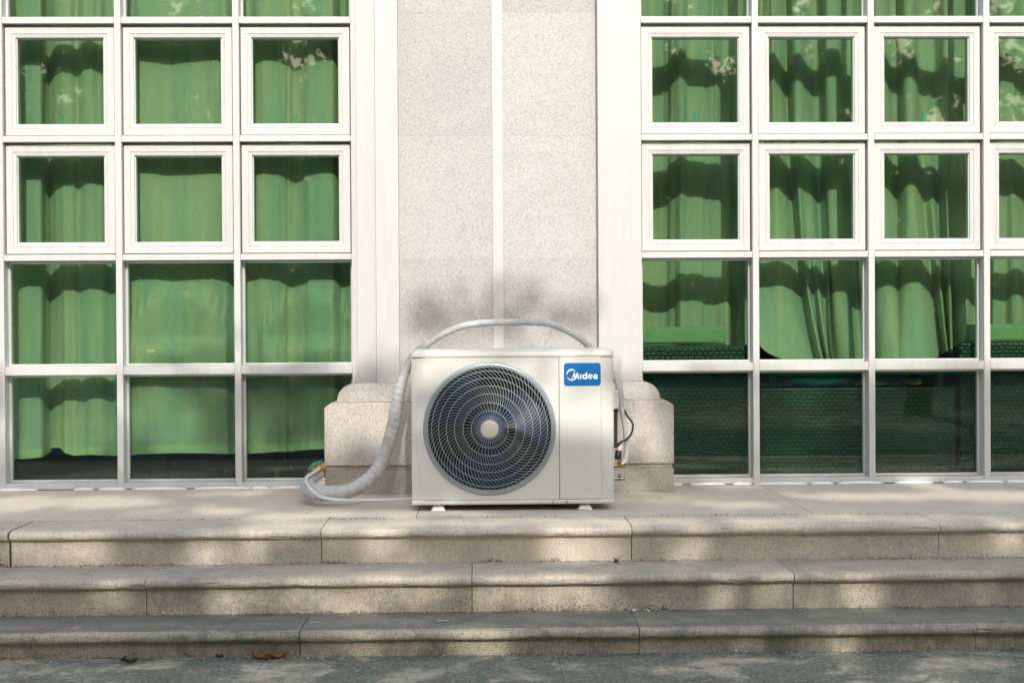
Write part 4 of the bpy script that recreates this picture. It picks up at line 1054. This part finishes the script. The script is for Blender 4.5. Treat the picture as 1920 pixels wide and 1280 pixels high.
# ================================================================== TREES BEHIND THE CAMERA (cast the dappled shade, mirror in the panes)
def sh(px, py, kind):            # where the sun ray through a measured surface point crosses the plane Y=0
    if kind == 'z0': p = atz(px, py, 0)
    elif isinstance(kind, str): p = atz(px, py, STEP_Z[int(kind[1])])
    else: p = at(px, py, kind)
    t = -p.y/SUN.y; q = p-SUN*(-p.y/-SUN.y) if False else p+SUN*((0-p.y)/SUN.y)
    return q.x, q.z
R1, R2, R3 = NOSE_Y[0]+.02, NOSE_Y[1]+.02, NOSE_Y[2]+.02
LIT = []   # (x, z, rx, rz) openings in the canopy, in the sun-ray plane
for px, py, k, rx, rz in (
    # terrace and top tread
    (120, 940, 'z0', 190, .11), (420, 925, 'z0', 70, .05), (420, 958, 'z0', 60, .05), (700, 962, 'z0', 190, .05), (600, 985, 'z0', 160, .05), (950, 978, 'z0', 250, .03),
    (1380, 945, 'z0', 90, .04), (1660, 930, 'z0', 160, .07), (1860, 925, 'z0', 80, .09), (1420, 975, 'z0', 320, .03), (1780, 970, 'z0', 150, .03), (520, 970, 'z0', 70, .03),
    # upper riser
    (110, 1022, R1, 100, .05), (400, 1032, R1, 75, .05), (480, 1025, R1, 45, .035), (1055, 1018, R1, 28, .05), (1105, 1030, R1, 40, .03), (740, 1030, R1, 45, .022), (1310, 1030, R1, 50, .02), (1900, 1010, R1, 40, .05),
    # middle riser
    (215, 1112, R2, 32, .035), (430, 1112, R2, 40, .04), (590, 1112, R2, 75, .05), (700, 1115, R2, 90, .05), (1385, 1100, R2, 35, .045), (1465, 1105, R2, 40, .035), (1600, 1115, R2, 50, .03), (1835, 1098, R2, 22, .03), (960, 1120, R2, 50, .022), (1080, 1125, R2, 40, .02), (660, 1085, R2, 160, .025), (1010, 1076, R2, 90, .02),
    # lower riser
    (700, 1205, R3, 40, .03), (760, 1200, R3, 30, .03), (910, 1200, R3, 50, .045), (585, 1205, R3, 30, .02), (1570, 1195, R3, 30, .02), (880, 1180, R3, 60, .018),
    # ground
    (150, 1262, 's3', 50, .02), (520, 1262, 's3', 40, .02), (1750, 1268, 's3', 40, .03), (1580, 1232, 's3', 60, .015),
    # unit, plinth, pier, windows
    (1100, 770, YA, 48, .06), (1000, 715, YA, 45, .05), (880, 690, YA, 90, .03), (1090, 690, YA, 30, .03), (785, 740, YA, 22, .10), (958, 766, YA+.05, 34, .075), (860, 668, YA, 60, .02), (1060, 660, YA, 60, .015),
    (620, 800, -.265, 22, .08), (700, 740, -.256, 60, .05), (665, 800, -.265, 35, .05), (735, 790, -.265, 20, .08), (1210, 800, -.265, 40, .06), (1190, 730, -.256, 40, .03),
    (300, 780, .12, 70, .10), (130, 790, .2, 90, .14), (560, 830, .15, 80, .05), (100, 850, .2, 80, .04), (370, 845, .12, 60, .03),
    (700, 640, -.1, 40, .06), (1150, 610, -.1, 30, .05), (1180, 660, -.1, 30, .05)):
    x, z = sh(px, py, k); LIT.append((x, z, rx/440*1.15+.035, rz*1.15+.034))
DARK = []  # patches of shade reaching above the general canopy line
for px, py, k, rx, rz in ((812, 590, YS, 42, .07), (835, 555, YS, 24, .045), (960, 560, YS, 42, .10), (985, 520, YS, 26, .05), (900, 605, YS, 85, .05), (1050, 600, YS, 50, .05),  (1110, 575, YS, 18, .04),
    (850, 790, YA, 55, .14), (900, 880, YA, 90, .06), (1000, 850, YA, 50, .06),
    (340, 690, .12, 80, .03), (400, 650, .12, 25, .03), (400, 760, .12, 40, .07), (540, 780, .12, 55, .09), (580, 690, .12, 50, .03)):
    x, z = sh(px, py, k); DARK.append((x, z, rx/440, rz))
def cover(x, z):
    """how densely the canopy covers the sun ray that lands at (x,z)"""
    nv_ = noise.noise(Vector((x*2.4, z*3.2, 3.1)))+.5*noise.noise(Vector((x*6, z*7, 8)))
    base = .62 + .25*(nv_-.3*z) if z < .5 else 0
    if z < -.75: base = .72+.5*nv_
    lim = .52+.06*nv_
    if z > lim: base = 0
    elif -.75 < z <= lim: base = .44+.8*nv_
    for (a, b, rx, rz) in LIT:
        q = ((x-a)/rx)**2+((z-b)/rz)**2
        q += .55*noise.noise(Vector((x*13, z*13, 4)))+.35*noise.noise(Vector((x*30, z*30, 9)))
        if q < 1.3: base *= max(0, min(1, (q-.75)/.5))
    for (a, b, rx, rz) in DARK:
        q = ((x-a)/rx)**2+((z-b)/rz)**2
        q += .8*noise.noise(Vector((x*12, z*12, 14)))+.6*noise.noise(Vector((x*28, z*28, 19)))
        if q < 1.3: base = max(base, .36*min(1, (1.3-q)/.5))
    return base
HOLES = []       # sky gaps in the foliage, seen mirrored in the panes
for px, py, r in ((1738, 205, .085), (1715, 218, .06), (1892, 200, .09), (1895, 95, .08), (1690, 92, .07), (1600, 215, .04), (1510, 100, .05), (1262, 92, .035), (1345, 112, .06), (1365, 128, .045),
    (395, 214, .05), (600, 92, .06), (555, 118, .045), (120, 185, .045), (98, 138, .035), (1750, 8, .09), (1885, 12, .10), (1500, 14, .06), (1275, 16, .06), (560, 12, .06), (350, 10, .04), (1770, 190, .05)):
    p = at(px, py, .05); HOLES.append((p.x, p.z, r*1.15))
EM = Vector((EYE.x, .10-EYE.y, EYE.z))
def hole(P, mg=.022):
    t = (.05-EM.y)/(P.y-EM.y); x = EM.x+(P.x-EM.x)*t; z = EM.z+(P.z-EM.z)*t
    for a, b, r in HOLES:
        dx, dz = x-a, z-b
        if abs(dx) < r*1.4+mg and abs(dz) < r*1.4+mg:
            r2 = r+mg; q = math.hypot(dx, dz)/r2+.6*noise.noise(Vector((x*24, z*24, 2)))+.9*noise.noise(Vector((x*62, z*62, 7)))
            if random.Random(round(P.x*9999)).random() < .93 and q+(hash((round(x*997), round(z*991))) % 100)*.004 < .95: return True
    return False
def tree(tx, ty, hgt, rad, nleaf, seed, label, top_clip=True, band=True):
    rnd = random.Random(seed); e = empty('tree', (tx, ty, ZG), label, 'tree', 'broadleaf trees standing across the path')
    bm = BM(); tr = hgt*.30
    tube(bm, cat([(0, 0, -.1), (.06, .02, tr*.5), (-.03, .05, tr), (.05, 0, hgt*.55), (0, .05, hgt*.8)], 6), lambda i, n_: .15*(1-i/n_*.85)+.01, 12)
    for k in range(9):
        a = k*2.4+seed; h0 = tr*(.8+.17*k); ln = rad*rnd.uniform(.55, .85)
        c, s = math.cos(a), math.sin(a)
        tube(bm, cat([(0, 0, h0), (c*ln*.4, s*ln*.4*.7, h0+ln*.35), (c*ln, s*ln*.7, h0+ln*.6)], 5), lambda i, n_: .055*(1-i/n_*.8), 8)
    obj('trunk', bm, BARK, e, smooth=60)
    cents = [(rnd.uniform(-1, 1), rnd.uniform(-1, 1), rnd.uniform(-1, 1)) for _ in range(60)]
    verts, faces = [], []
    cnt = 0; tries = 0
    czh = hgt*.62
    while cnt < nleaf and tries < nleaf*14:
        tries += 1
        cx_, cy_, cz_ = cents[rnd.randrange(60)]
        if band and tries % 3:
            qx, qz = rnd.uniform(-2.75, 3.0), rnd.uniform(-1.5, 1.15); yy_ = ty+rnd.gauss(0, .7); tt = (yy_-0)/(-SUN.y)
            P = Vector((qx, 0, qz))+SUN*(-yy_/-SUN.y if False else yy_/SUN.y)
            x, y, z = P.x-tx, P.y-ty, P.z-ZG
            if abs(x) > rad*1.15: continue
        else: x = cx_*rad*1.0+rnd.gauss(0, rad*.16); y = cy_*1.5+rnd.gauss(0, .35); z = czh+cz_*hgt*.36+rnd.gauss(0, .35)
        yold = cy_*1.5+rnd.gauss(0, .35); z = czh+cz_*hgt*.36+rnd.gauss(0, .35)
        if z < 1.9: continue
        P = Vector((tx+x, ty+y, ZG+z)); q = P+SUN*((0-P.y)/SUN.y)
        cv_ = cover(q.x, q.z) if top_clip else 1
        if rnd.random() > cv_ or hole(P): continue
        d = Vector((rnd.gauss(0, 1), rnd.gauss(0, 1), rnd.gauss(-.3, .6))).normalized(); nn_ = Vector((rnd.gauss(0, .6), rnd.gauss(0, .6)-.4, rnd.gauss(.6, .5))).normalized()
        w_ = d.cross(nn_).normalized(); l_ = rnd.uniform(.07, .115); wd = l_*.30
        b = len(verts); c = Vector((x, y, z))
        verts += [c, c+d*l_*.35+w_*wd, c+d*l_, c+d*l_*.35-w_*wd]; faces.append((b, b+1, b+2, b+3)); cnt += 1
    me = bpy.data.meshes.new('crown'); me.from_pydata([tuple(v) for v in verts], [], faces); me.materials.append(LEAF)
    o = bpy.data.objects.new('crown', me); COL.objects.link(o); o.parent = e
tree(-5.4, -11.2, 8.2, 2.4, 24000, 1, 'broadleaf tree furthest left across the path')
tree(-1.9, -10.6, 8.0, 2.3, 42000, 2, 'broadleaf tree left of the middle, across the path')
tree(1.7, -10.9, 8.2, 2.3, 42000, 3, 'broadleaf tree right of the middle, across the path')
tree(5.2, -10.5, 7.9, 2.3, 30000, 4, 'broadleaf tree second from the right, across the path')
tree(8.7, -11.4, 8.2, 2.4, 18000, 5, 'broadleaf tree furthest right across the path')
def woodland():
    rnd = random.Random(9); verts, faces = [], []
    for k in range(90000):
        a = rnd.uniform(-34, 34); hmax = 9.5+2.2*noise.noise(Vector((a*.18, 0, 2)))+1.0*noise.noise(Vector((a*.7, 0, 5)))
        c = Vector((a, -27+rnd.gauss(0, 2.0), ZG+hmax*rnd.random()**1.25))
        if hole(c, .045): continue
        d = Vector((rnd.gauss(0, 1), rnd.gauss(0, .4), rnd.gauss(0, 1))).normalized(); w_ = d.cross(Vector((0, 1, .3))).normalized(); l_ = rnd.uniform(.25, .5)
        b = len(verts); verts += [c, c+d*l_*.4+w_*l_*.3, c+d*l_, c+d*l_*.4-w_*l_*.3]; faces.append((b, b+1, b+2, b+3))
    me = bpy.data.meshes.new('woodland'); me.from_pydata([tuple(v) for v in verts], [], faces); me.materials.append(LEAF)
    o = bpy.data.objects.new('woodland', me); COL.objects.link(o); tag(o, 'dark far off woodland beyond the added pale ground', 'woodland', kind='stuff')
woodland()
